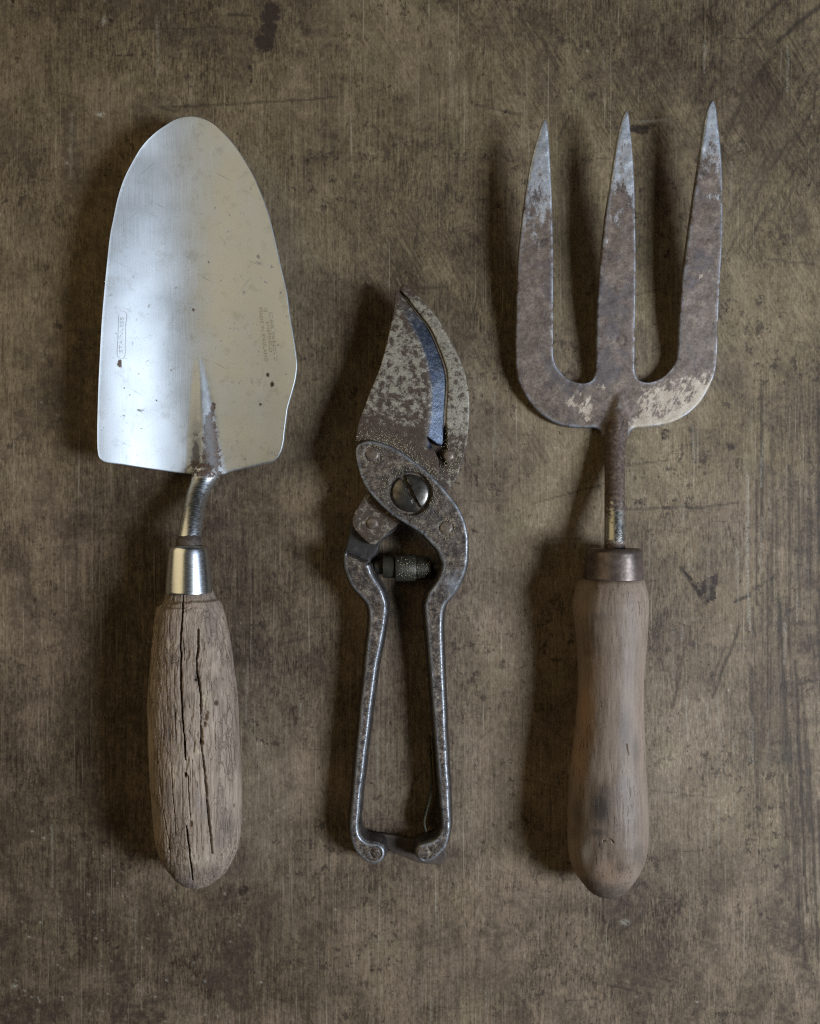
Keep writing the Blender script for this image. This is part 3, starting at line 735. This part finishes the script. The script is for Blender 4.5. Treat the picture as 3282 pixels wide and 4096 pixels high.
def a_pale_t(px, py):
    a = np.zeros(len(px))
    for cx, cy, rx, ry, k in [(893, 2490, 12, 50, .7), (905, 2560, 10, 50, .6), (735, 3025, 10, 26, .9), (802, 3008, 14, 16, .9), (755, 3040, 12, 12, .8), (822, 2790, 20, 30, .7), (700, 3110, 18, 60, .6), (690, 2575, 26, 20, .6), (765, 3260, 12, 24, .7), (785, 3430, 40, 50, .5), (660, 3260, 8, 26, .7), (855, 2580, 10, 60, .5), (800, 2555, 12, 40, .6)]:
        a = np.maximum(a, k * np.exp(-(((px - cx) / rx) ** 2 + ((py - cy) / ry) ** 2)))
    return a
def a_dirt_t(px, py):
    a = np.zeros(len(px))
    for cx, cy, rx, ry, k in [(905, 3300, 40, 60, .45), (885, 3360, 30, 40, .4), (760, 2560, 0.1, .1, 0), (838, 2470, 22, 60, .4), (845, 2540, 26, 60, .35), (750, 2790, 22, 26, .5), (784, 2705, 12, 30, .6), (745, 3010, 10, 12, .6), (860, 3490, 30, 40, .35), (780, 3495, 60, 30, .25)]:
        if k: a = np.maximum(a, k * np.exp(-(((px - cx) / rx) ** 2 + ((py - cy) / ry) ** 2)))
    return np.maximum(a, .35 * sstep(2420, 2385, py))
hy = np.concatenate([np.linspace(2340, 3480, 380), np.linspace(3484, 3547, 26)])
turned('handle', TL, TRR, hy, 180, MOW, TR, top_n=250, low_n=40, vflat=.98, disp=d_trowel, attrs=dict(pale=a_pale_t, dirt=a_dirt_t), sharp=None)
tube('splinter', [(650, 2420, 246, 2.2), (640, 2432, 242, 3.2), (633, 2470, 236, 3.2), (626, 2500, 228, 3.4), (618, 2545, 214, 3.8), (614, 2570, 206, 5), (614, 2582, 204, 2)], MSL, TR, nseg=8, step=6)

# ------------------------------------------------------------------ the pruning shears
PS = thing('pruning_shears', 'rusty steel pruning shears with closed blades and slotted pivot screw, between trowel and fork', 'pruning shears', 1640, 2700)
CUT = [(1593, 1159), (1621, 1190), (1649, 1228), (1673, 1260), (1701, 1294), (1722, 1329), (1739, 1367), (1756, 1409), (1770, 1447), (1781, 1489), (1785, 1534), (1783, 1586), (1779, 1638), (1775, 1708), (1767, 1783)]
BVL = [(1588, 1160), (1607, 1239), (1621, 1274), (1638, 1308), (1659, 1343), (1676, 1378), (1687, 1412), (1697, 1447), (1704, 1482), (1711, 1517), (1715, 1551), (1717, 1586), (1716, 1621), (1714, 1656), (1709, 1690), (1703, 1725), (1702, 1745)]
def lift(py): return itp(py, [(1100, 28), (1500, 44), (1950, 60), (2200, 58), (2480, 14), (2700, 0)])
def bevt(px, py):
    xb = itp(py, [(b, a) for a, b in BVL]); xr = itp(py, [(b, a) for a, b in CUT])
    return np.clip((px - xb) / np.maximum(xr - xb, 8), 0, 1) * (py < 1795)
def h_leaf(px, py):
    t = bevt(px, py); py = np.asarray(py, float)
    return lift(py) + 124 - 27 * t * np.where(py < 1780, 1, sstep(1800, 1780, py)) - 7 * sstep(1300, 1160, py) + (fbm(px / 40, py / 40, 3, 4) - .5) * 2.5
leaf = CUT[:1] + CUT[1:] + [(1738, 1768), (1708, 1747), (1724, 1775), (1741, 1808), (1754, 1835), (1756, 1870), (1750, 1925), (1640, 1990), (1520, 1950), (1440, 1870), (1421, 1777), (1425, 1742), (1433, 1697), (1444, 1662), (1461, 1621), (1478, 1572), (1499, 1524), (1517, 1478), (1534, 1423), (1551, 1357), (1565, 1294), (1576, 1232), (1581, 1180), (1586, 1158)]
def a_bevel(px, py): return sstep(.06, .3, bevt(px, py)) * sstep(1200, 1330, py) * (px > 1600)
def a_rl(px, py): return .25 * sstep(1300, 1180, py) + .22 * sstep(1620, 1740, py) * sstep(1560, 1480, px) + .30 * sstep(1640, 1760, py) - .12 * np.exp(-(((px - 1590) / 60) ** 2 + ((py - 1450) / 110) ** 2))
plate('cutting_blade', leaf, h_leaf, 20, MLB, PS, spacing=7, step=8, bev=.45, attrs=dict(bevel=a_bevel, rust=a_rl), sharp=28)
hook = [(1600, 1156), (1605, 1142), (1612, 1136), (1620, 1137), (1638, 1149), (1666, 1173), (1697, 1208), (1725, 1239), (1753, 1274), (1781, 1322), (1805, 1367), (1826, 1406), (1847, 1451), (1860, 1489), (1871, 1538), (1878, 1586), (1879, 1638), (1876, 1708), (1869, 1770), (1862, 1805), (1854, 1839), (1840, 1878), (1826, 1915), (1799, 1958),
        (1740, 2010), (1660, 2060), (1602, 2092), (1550, 2136), (1494, 2181), (1474, 2172), (1420, 2118), (1408, 2090), (1416, 2058), (1441, 2012), (1466, 1976), (1540, 1900), (1610, 1810), (1690, 1728), (1750, 1716), (1776, 1706), (1783, 1690), (1787, 1638), (1791, 1586), (1793, 1534), (1789, 1487), (1778, 1444), (1764, 1406), (1747, 1364), (1730, 1326), (1709, 1292), (1681, 1257), (1657, 1226), (1629, 1188)]
def h_hook(px, py): return lift(py) + 97.0 + 14 * sstep(1750, 1550, py) - 26 * sstep(1792, 1776, px) * sstep(1690, 1712, py) * sstep(1880, 1830, py)
plate('hook_blade', hook, h_hook, 34, MHB, PS, spacing=8, step=8, bev=.6, attrs=dict(bevel=lambda x, y: 0 * x, rust=lambda x, y: .9 * sstep(1715, 1730, y) * sstep(1850, 1830, y) * sstep(1790, 1776, x) + .3 * sstep(1700, 1800, y) + .35 * sstep(1250, 1150, y) - .05), sharp=28)  # rust mask also darkens the notch: shade of the gap painted in

SCR = (1642, 1973)
frame = [(1422, 1804), (1427, 1783), (1444, 1769), (1472, 1762), (1500, 1764), (1534, 1773), (1576, 1790), (1618, 1815), (1652, 1839), (1687, 1867), (1722, 1898), (1757, 1933), (1791, 1971), (1823, 2012), (1847, 2054), (1864, 2099), (1873, 2151), (1873, 2203), (1870, 2249), (1861, 2290), (1847, 2322), (1830, 2356),
         (1806, 2390), (1786, 2412), (1776, 2434), (1771, 2460), (1769, 2524), (1772, 2628), (1776, 2732), (1781, 2836), (1784, 2938), (1788, 3004), (1791, 3074), (1796, 3143), (1798, 3212), (1801, 3282), (1800, 3324), (1793, 3362), (1783, 3393), (1762, 3417), (1734, 3442), (1706, 3449), (1680, 3443), (1666, 3422), (1667, 3398), (1682, 3381), (1703, 3374), (1727, 3367),
         (1748, 3355), (1763, 3338), (1770, 3317), (1770, 3282), (1765, 3230), (1760, 3160), (1753, 3080), (1748, 3011), (1742, 2930), (1734, 2836), (1727, 2732), (1718, 2628), (1710, 2524), (1703, 2454), (1701, 2426), (1709, 2395), (1718, 2370), (1739, 2342), (1757, 2315), (1769, 2283), (1772, 2259), (1764, 2235), (1750, 2203), (1725, 2176), (1694, 2144), (1659, 2117),
         (1618, 2092), (1576, 2065), (1534, 2030), (1496, 1992), (1468, 1957), (1447, 1915), (1434, 1874), (1425, 1839)]
RIV_S = [(1491, 1816, 30), (1785, 2113, 27)]
def h_frame(px, py):
    h = lift(py) + 154 - 26 * sstep(2150, 2480, py)
    r = np.hypot(px - SCR[0], py - SCR[1])
    h = h - 16 * (1 - sstep(82, 90, r))
    for cx, cy, q2 in RIV_S:
        d = np.hypot(px - cx, py - cy); h = h - 4.5 * np.exp(-((d - q2 - 2) / 3.2) ** 2)
    d = np.hypot(px - 1694, py - 3411); h = h - 4 * np.exp(-((d - 29) / 3) ** 2)
    nick = np.where((py > 2830) & (py < 3330), np.clip(vnoise(px / 60, py / 9, 12) - .62, 0, 1) * 16, 0) * sstep(1735, 1765, px)
    return h - nick + (fbm(px / 30, py / 30, 3, 2) - .5) * 4.5
def sc_frame(px, py):
    t = sstep(2050, 2350, py)
    return t, (34 + 78 * t + lift(py) * t) / 112.0
SIDE = [(4, -.18), (9, -.38), (13, -.58), (11, -.8), (3, -1.0)]
def a_wear_f(px, py): return .5 * np.exp(-(((px - 1812) / 30) ** 2 + ((py - 2340) / 40) ** 2)) + .25 * np.exp(-(((px - 1840) / 20) ** 2 + ((py - 2285) / 8) ** 2))
plate('handle', frame, h_frame, 112, MFG, PS, spacing=6, step=7, bev=1.0, side=SIDE, scale=sc_frame, attrs=dict(wear=a_wear_f, grime_dark=lambda x, y: .55 * np.exp(-((np.hypot(x - SCR[0], y - SCR[1]) - 92) / 12) ** 2) + .3 * np.exp(-(((x - 1700) / 60) ** 2 + ((y - 2060) / 30) ** 2))), sharp=30)
lefth = [(1400, 2110), (1392, 2151), (1382, 2193), (1376, 2238), (1379, 2273), (1392, 2311), (1413, 2353), (1446, 2388), (1470, 2419), (1478, 2451), (1478, 2506), (1470, 2576), (1461, 2662), (1453, 2749), (1444, 2819), (1439, 2888), (1434, 2938), (1428, 2997), (1420, 3091), (1413, 3178), (1406, 3247), (1402, 3289), (1401, 3327), (1405, 3358), (1418, 3397), (1439, 3424), (1467, 3449), (1494, 3458), (1519, 3452), (1535, 3432), (1540, 3410), (1533, 3390), (1515, 3378), (1494, 3374),
         (1474, 3372), (1453, 3361), (1439, 3343), (1433, 3317), (1432, 3289), (1437, 3247), (1442, 3178), (1453, 3094), (1463, 3004), (1474, 2925), (1484, 2836), (1496, 2749), (1508, 2662), (1522, 2593), (1533, 2534), (1541, 2482), (1546, 2440), (1541, 2399), (1527, 2360), (1503, 2322), (1486, 2290), (1478, 2262), (1484, 2238), (1502, 2222), (1514, 2200), (1522, 2172), (1585, 2118), (1590, 2080), (1520, 2020), (1450, 2020), (1415, 2070)]
def h_left(px, py):
    e = 2214 + (px - 1399) * .5
    h = lift(py) + 56 + 70 * sstep(e - 6, e + 10, py)
    d = np.hypot(px - 1503, py - 3411)
    h = h - 5 * np.exp(-((d - 21) / 4) ** 2)
    return h + (fbm(px / 30, py / 30, 3, 22) - .5) * 4.5
def sc_left(px, py):
    t = sstep(2150, 2300, py); return t, .42 + .58 * t + lift(py) * t / 112
plate('handle', lefth, h_left, 112, MFG, PS, spacing=6, step=7, bev=1.0, side=SIDE, scale=sc_left, attrs=dict(wear=lambda x, y: 0 * x, grime_dark=lambda x, y: 1 - sstep(-8, 14, y - 2214 - (x - 1399) * .5)), sharp=30)  # darkens the whole recessed head up to the slanted step

def disc(name, cx, cy, r, h, mat, parent, dome=5, slot=None, thick=14, spacing=None, bev=.5):
    a = np.linspace(0, 2 * math.pi, max(20, int(r * 1.1)), endpoint=False)
    pts = np.stack([cx + r * np.cos(a), cy + r * np.sin(a)], 1)
    def hf(px, py):
        d = np.hypot(px - cx, py - cy)
        z = h + dome * np.sqrt(np.clip(1.02 - (d / r) ** 2, 0, 1))
        if slot is not None:
            (x0, y0), (x1, y1) = slot; L = math.hypot(x1 - x0, y1 - y0); n = np.abs((px - x0) * (y1 - y0) - (py - y0) * (x1 - x0)) / L
            z = z - 20 * (1 - sstep(6.0, 10.5, n))
        return z
    return plate(name, pts.tolist(), hf, thick, mat, parent, spacing=spacing or max(3.0, r / 7), step=4, bev=bev, smooth=False, sharp=45)
disc('pivot_screw', SCR[0], SCR[1], 76, 201, MSC, PS, dome=16, slot=((1612, 1908), (1679, 2039)), spacing=3.2, thick=20)
hexn = [(SCR[0] + 88 * math.cos(k * math.pi / 3), SCR[1] + 88 * math.sin(k * math.pi / 3)) for k in range(6)]
plate('pivot_nut', hexn, lambda x, y: 122 + 0 * x, 118, MFG, PS, spacing=30, step=20, bev=.5, smooth=False, attrs=dict(wear=lambda x, y: 0 * x, grime_dark=lambda x, y: 0 * x))
disc('rivet', 1491, 1816, 29, 151 + lift(1816), MRV, PS, dome=5)
disc('rivet', 1785, 2113, 27, 151 + lift(2113), MRV, PS, dome=5)
disc('rivet', 1796, 1823, 24, 97 + lift(1823), MRV, PS, dome=10)
disc('rivet', 1490, 2094, 26, 97 + lift(2094), MRV, PS, dome=8)
disc('rivet', 1503, 3411, 15, 123, MRV, PS, dome=4)
disc('rivet', 1694, 3411, 27, 125, MRV, PS, dome=4)

# volute spring lying between the handles
def lathe_x(name, xs, rs_, py, h, mat, parent, n=48):
    th = np.linspace(0, 2 * math.pi, n, endpoint=False); k = 1 - h / HP
    X = (np.array(xs, float) - CX) * k; y0 = (CY - py) * k; rr = np.array(rs_, float) * k
    V = np.zeros((len(xs), n, 3)); V[:, :, 0] = X[:, None]; V[:, :, 1] = y0 + rr[:, None] * np.cos(th); V[:, :, 2] = h + rr[:, None] * np.sin(th)
    F = []
    for i in range(len(xs) - 1):
        for j in range(n):
            q2 = (j + 1) % n; F.append([i * n + j, (i + 1) * n + j, (i + 1) * n + q2, i * n + q2])
    F = [f[::-1] for f in F]
    F.append(list(range(n))); F.append(list(range((len(xs) - 1) * n, len(xs) * n))[::-1])
    return mk(name, V.reshape(-1, 3), [f[::-1] for f in F], mat, parent, None, 40)
spring = lathe_x('spring', [1500, 1506, 1530, 1534], [24, 26, 26, 24], 2270, 84, MSP, PS)
lathe_x('coil', [1532, 1534, 1576, 1579], [40, 43, 44.5, 42], 2268, 84, MSP, spring)
lathe_x('coil', [1582, 1585, 1662, 1666], [50, 53, 53, 50], 2272, 84, MSP, spring)
lathe_x('coil', [1668, 1671, 1720, 1726], [46, 49, 47, 43], 2271, 84, MSP, spring)
lathe_x('coil', [1726, 1730, 1775], [24, 25, 25], 2271, 84, MSP, spring)

# latch at the ends of the handles
strap = [(1460, 3331), (1508, 3335), (1560, 3340), (1628, 3352), (1700, 3368), (1765, 3392), (1786, 3412), (1787, 3431), (1777, 3450), (1758, 3459), (1713, 3457), (1667, 3448), (1636, 3434), (1600, 3420), (1566, 3408), (1540, 3385), (1500, 3372), (1462, 3352)]
plate('latch_strap', strap, lambda x, y: 26 + 0 * x, 14, MLT, PS, spacing=10, step=7, bev=.5)
wp = [(1720, 2956), (1721, 2990), (1724, 3039), (1728, 3108), (1724, 3178), (1707, 3247), (1698, 3289), (1701, 3312), (1706, 3330)]
Pw = smooth_path(wp, 8, closed=False); tw = np.gradient(Pw, axis=0); tw /= np.linalg.norm(tw, axis=1, keepdims=True)
nw = np.stack([-tw[:, 1], tw[:, 0]], 1) * 4.2
plate('latch_spring', np.vstack([Pw + nw, (Pw - nw)[::-1]]).tolist(), lambda x, y: 84 + 0 * x, 60, MWR, PS, spacing=7, step=7, bev=.22, smooth=False)
disc('latch_stud', 1720, 3014, 9, 84, MWR, PS, dome=5, thick=40, spacing=3, bev=.3)

# grains of dust caught round the pivot, one mass of loose crumbs
def dust():
    rs = np.random.RandomState(8); V = []; F = []
    oct_v = np.array([(1, 0, 0), (-1, 0, 0), (0, 1, 0), (0, -1, 0), (0, 0, 1), (0, 0, -1)], float)
    oct_f = [(0, 2, 4), (2, 1, 4), (1, 3, 4), (3, 0, 4), (2, 0, 5), (1, 2, 5), (3, 1, 5), (0, 3, 5)]
    ring = smooth_path(frame, 10); inF = lambda x, y: inside(np.array([[x, y]]), ring[:, :2])[0]
    lring = smooth_path(leaf, 10)
    def put(x, y, h):
        r = rs.uniform(.8, 2.2); c = np.array(up(x, y, h + r * .6)); k = len(V) * 6
        V.append(oct_v * r * rs.uniform(.7, 1.3, (6, 1)) + c)
        for f in oct_f: F.append([k + i for i in f])
    for i in range(420):
        a = rs.uniform(0, 6.283); r = 88 + abs(rs.normal(0, 26)); x, y = SCR[0] + r * math.cos(a), SCR[1] + r * math.sin(a)
        if a > 0.6 and a < 2.6 and rs.rand() < .6: continue
        if inF(x, y): put(x, y, float(h_frame(np.array([x]), np.array([y]))[0]))
    for i in range(650):
        x = rs.uniform(1425, 1760); yb = itp(x, [(1422, 1780), (1472, 1762), (1534, 1773), (1618, 1815), (1687, 1867), (1757, 1933)])
        y = yb - abs(rs.normal(0, 30)) - 3
        if rs.rand() < .75 and inside(np.array([[x, y]]), lring)[0] and not inF(x, y): put(x, y, float(h_leaf(np.array([x]), np.array([y]))[0]))
    for i in range(300):
        x = rs.normal(1805, 26); y = rs.normal(1850, 44)
        if not inF(x, y) and inside(np.array([[x, y]]), smooth_path(hook, 12))[0] and x > 1762: put(x, y, 97 + lift(y))
    for i in range(150):
        x = rs.uniform(1590, 1722); y = rs.normal(2275, 22); d = y - 2272
        if abs(d) < 44: put(x, y, 84 + math.sqrt(max(1, (53 if x < 1666 else 49) ** 2 - d * d)))
    for i in range(160):
        a = rs.uniform(0, 6.283); cx, cy, r0 = [(1491, 1816, 31), (1785, 2113, 30)][i % 2]; r = r0 + abs(rs.normal(0, 7)); x, y = cx + r * math.cos(a), cy + r * math.sin(a)
        if inF(x, y): put(x, y, float(h_frame(np.array([x]), np.array([y]))[0]))
    o = mk('dust', np.vstack(V), F, MDU, PS, None, None); o['kind'] = 'stuff'
dust()

# ------------------------------------------------------------------ the hand fork
FK = thing('hand_fork', 'rusty three-tined hand fork with smooth brown wooden handle, right of the shears', 'fork', 2430, 2900)
fork = [(2168, 492), (2174, 480), (2181, 476), (2187, 481), (2194, 515), (2199, 573), (2203, 648), (2207, 729), (2211, 833), (2214, 949), (2215, 1064), (2215, 1209), (2215, 1354), (2216, 1424), (2225, 1457), (2247, 1490), (2275, 1515), (2308, 1528), (2335, 1531), (2357, 1526), (2374, 1512), (2382, 1490),
        (2387, 1380), (2389, 1280), (2394, 1151), (2405, 1036), (2417, 920), (2428, 833), (2443, 740), (2457, 642), (2472, 549), (2486, 486), (2497, 453), (2508, 437), (2517, 454), (2524, 515), (2531, 590), (2537, 671), (2541, 764), (2544, 891), (2546, 1007), (2545, 1180), (2543, 1325), (2542, 1407), (2543, 1490), (2555, 1515), (2577, 1526), (2605, 1526), (2638, 1515), (2671, 1490), (2698, 1457), (2709, 1429),
        (2715, 1380), (2717, 1310), (2724, 1209), (2732, 1111), (2747, 995), (2761, 891), (2776, 787), (2790, 700), (2802, 619), (2813, 538), (2825, 463), (2838, 416), (2853, 398), (2864, 416), (2874, 486), (2882, 555), (2889, 636), (2893, 740), (2894, 833), (2893, 949), (2886, 1064), (2880, 1180), (2875, 1297), (2873, 1380), (2869, 1451), (2858, 1506), (2830, 1567), (2797, 1616), (2748, 1660), (2693, 1688), (2632, 1704), (2577, 1709),
        (2540, 1712), (2524, 1726), (2512, 1750), (2450, 1760), (2418, 1750), (2406, 1726), (2385, 1712), (2330, 1711), (2275, 1707), (2220, 1691), (2170, 1660), (2126, 1616), (2091, 1561), (2071, 1506), (2065, 1462), (2063, 1380), (2066, 1290), (2067, 1198), (2071, 1093), (2075, 1018), (2083, 937), (2093, 850), (2104, 769), (2119, 677), (2136, 601), (2154, 538)]
def h_fork(px, py):
    h = itp(py, [(380, 190), (450, 186), (700, 166), (900, 146), (1060, 126), (1243, 100), (1400, 74), (1550, 52), (1650, 42), (1711, 38), (1800, 38)])
    s = np.clip((py - 1575) / 140, 0, 1)
    wl = 16 + 62 * s; wr = 16 + 52 * s; d = px - 2474
    rr = np.clip(1 - np.abs(d) / np.where(d < 0, wl, wr), 0, 1); rr = rr * rr * (3 - 2 * rr)
    h = h + 46 * s ** .8 * rr - 9 * np.exp(-(((px - 2474) / 14) ** 2 + ((py - 1638) / 14) ** 2))
    m = np.hypot((px - 2483) / 1.05, py - 1361)
    h = h - 3.5 * np.exp(-((m - 18) / 3.2) ** 2)
    return h + (fbm(px / 34, py / 34, 4, 13) - .5) * 4.0
def a_bare(px, py):
    rgt = sstep(2520, 2580, px) * sstep(0, 120, (py - 1480) + (px - 2560) * .22)
    lft = .60 * np.exp(-(((px - 2345) / 46) ** 2 + ((py - 1645) / 75) ** 2)) + .6 * np.exp(-(((px - 2405) / 22) ** 2 + ((py - 1545) / 22) ** 2)) + .5 * np.exp(-(((px - 2283) / 22) ** 2 + ((py - 1605) / 26) ** 2))
    edge = 1.1 * sstep(70, 8, segdist(px, py, [(2560, 1709), (2632, 1704), (2693, 1688), (2748, 1660), (2797, 1616), (2830, 1567)]))
    return np.clip(np.maximum(np.maximum(.56 * rgt, edge * .9), lft) + .0, 0, 1.2) * sstep(1470, 1540, py + .15 * (px - 2500)) + .30 * np.exp(-(((px - 2820) / 40) ** 2 + ((py - 1120) / 60) ** 2))
def a_tip(px, py):
    y0 = np.where(px < 2300, 830, np.where(px < 2650, 760, 640))
    return np.clip(.5 - (py - y0) / 760, 0, 1)
def a_dark(px, py):
    return np.clip(.6 * np.exp(-(((px - 2475) / 14) ** 2 + ((py - 1636) / 12) ** 2)) + .35 * np.exp(-(((px - 2425) / 26) ** 2 + ((py - 1690) / 30) ** 2)), 0, 1)  # dark pit, and the shadow left of the neck ridge painted in
V, F, A = plate('yoke', fork, h_fork, 26, MFI, FK, dup=True, spacing=8, step=8, bev=.85, attrs=dict(bare=a_bare, tip=a_tip, dark=a_dark), build=False)
tmp = mk('tmp', V, F, MFI, FK, None, 32)
ln = np.zeros(len(tmp.data.loops) * 3, np.float32); tmp.data.corner_normals.foreach_get('vector', ln); ln = ln.reshape(-1, 3)
starts = [p.loop_start for p in tmp.data.polygons]; tots = [p.loop_total for p in tmp.data.polygons]
px_, py_ = unp(V)
bpy.data.objects.remove(tmp)
allF = [(F[i], ln[starts[i]:starts[i] + tots[i]]) for i in range(len(F))]
groups = {0: [], 1: [], 2: [], 3: []}
for f, l in allF:
    mx, my = px_[f].mean(), py_[f].mean()
    g = 0 if my > 1470 else (1 if mx < 2301 else (2 if mx < 2632 else 3))
    groups[g].append((f, l))
def sub(name, g, parent):
    ids = sorted({i for f, _ in groups[g] for i in f}); mp = {k: i for i, k in enumerate(ids)}
    o = mk(name, V[ids], [[mp[i] for i in f] for f, _ in groups[g]], MFI, parent, {k: a[ids] for k, a in A.items()}, None, normals=np.vstack([l for _, l in groups[g]]).tolist())
    return o
yoke = sub('yoke', 0, FK)
for g in (1, 2, 3):
    t_ = sub('tine', g, FK)
    if g == 2: tine_mid = t_
text_mesh('stamped_mark', 'D', 30, (2483, 1361), 0, h_fork, MFS, tine_mid, lift=1.0)
def stem_rust(px, py): return 1.1 - .80 * sstep(1860, 2140, py) + .6 * sstep(2150, 2190, py)
tube('stem', [(2474, 1620, 5, 20), (2470, 1680, 20, 42), (2465, 1725, 36, 47), (2462, 1775, 48, 42), (2460, 1830, 62, 40), (2460, 1900, 80, 39), (2460, 2000, 106, 39), (2460, 2100, 130, 39), (2460, 2180, 146, 39.5), (2460, 2230, 150, 39.5)], MCR, FK, nseg=56, attrs=dict(rust=stem_rust))
FA = 150
gy = np.array([2222, 2204, 2199, 2195, 2193, 2194, 2198, 2206, 2214, 2240, 2280, 2308, 2314, 2317, 2318, 2312])
gr = np.array([44, 46, 58, 76, 92, 102, 110, 115, 116.5, 117.5, 120.5, 123, 123.5, 122, 118, 112])
gc = itp(gy, [(2193, 2457), (2318, 2454)])
lathe_y('ferrule', gy, gr, gc, FA, MFE, FK, n=160, disp=lambda V: V + (fbm(V[:, 0] / 26, V[:, 1] / 26, 2, 4) - .5)[:, None] * np.array([1.5, 0, 1.5]))
HL = [(2345, 2296), (2334, 2316), (2320, 2322), (2313, 2330), (2300, 2366), (2290, 2404), (2288, 2427), (2293, 2470), (2300, 2520), (2307, 2592), (2311, 2655), (2311, 2718), (2309, 2805), (2301, 2892), (2293, 2979), (2282, 3058), (2275, 3122), (2271, 3188), (2269, 3260), (2268, 3333), (2271, 3391), (2278, 3434), (2293, 3480), (2316, 3517), (2345, 3552), (2374, 3571), (2400, 3579), (2425, 3582)]
HR = [(2565, 2296), (2572, 2316), (2580, 2324), (2584, 2335), (2591, 2360), (2597, 2404), (2597, 2427), (2593, 2470), (2590, 2520), (2584, 2592), (2580, 2655), (2577, 2718), (2577, 2805), (2579, 2892), (2582, 2979), (2583, 3058), (2589, 3122), (2593, 3188), (2596, 3260), (2596, 3333), (2590, 3391), (2580, 3434), (2560, 3480), (2535, 3520), (2506, 3556), (2480, 3573), (2460, 3580), (2440, 3582)]
def d_fork(V, N):
    sh = V.shape; P = V.reshape(-1, 3); n = N.reshape(-1, 3); px, py = unp(P)
    dep = (fbm(px / 110, py / 170, 3, 31) - .5) * 8 + (fbm(px / 18, py / 60, 3, 33) - .5) * 2.2
    upm = sstep(0, .3, n[:, 2])
    d = segdist(px, py, [(2414, 3366), (2424, 3360), (2438, 3359), (2448, 3363), (2454, 3370)])
    dep = dep + upm * 7 * (1 - sstep(1.5, 4.5, d))
    # scuffed flats near the butt
    dep = dep + upm * 7 * np.exp(-(((px - 2358) / 30) ** 2 + ((py - 3425) / 55) ** 2)) + upm * 5 * np.exp(-(((px - 2440) / 46) ** 2 + ((py - 3470) / 60) ** 2))
    dep = dep + upm * 5 * (1 - sstep(2, 5, segdist(px, py, [(2508, 2980), (2512, 3008), (2516, 3016)])))
    P = P - n * dep[:, None]; P[:, 2] = np.maximum(P[:, 2], 1.5)
    return P.reshape(sh)
def gb(px, py, L):
    a = np.zeros(len(px))
    for cx, cy, rx, ry, k in L: a = np.maximum(a, k * np.exp(-(((px - cx) / rx) ** 2 + ((py - cy) / ry) ** 2) ** 1.6))
    return a
fy2 = np.concatenate([np.linspace(2296, 3500, 300), np.linspace(3504, 3582, 34)])
turned('handle', HL, HR, fy2, FA, MFW, FK, top_n=190, low_n=40, vflat=.97, disp=d_fork, sharp=None, attrs=dict(
    dirt=lambda x, y: np.maximum(gb(x, y, [(2404, 3230, 38, 74, .9), (2392, 3330, 34, 18, .6), (2412, 3170, 34, 40, .55), (2350, 3540, 60, 30, .5), (2480, 3470, 22, 26, .45), (2310, 3250, 20, 70, .4), (2298, 3330, 20, 30, .35), (2555, 3420, 24, 50, .4), (2500, 2930, 26, 90, .35), (2540, 3000, 18, 60, .4), (2400, 2470, 60, 20, .25), (2350, 2610, 16, 16, .3)]), .55 * sstep(3520, 3575, y)),
    warm=lambda x, y: gb(x, y, [(2345, 2850, 36, 130, 1.0), (2320, 3030, 36, 110, .95), (2360, 2690, 40, 90, .3), (2330, 2440, 30, 40, .3), (2440, 3490, 60, 50, .35), (2460, 3600, 10, 10, .1)]),
    pale=lambda x, y: gb(x, y, [(2360, 3420, 24, 46, .8), (2345, 3200, 12, 120, .5), (2400, 3060, 60, 60, .25)])))

for o in list(COL.objects):
    if o.type == 'MESH' and o.data.name != o.name: o.data.name = o.name
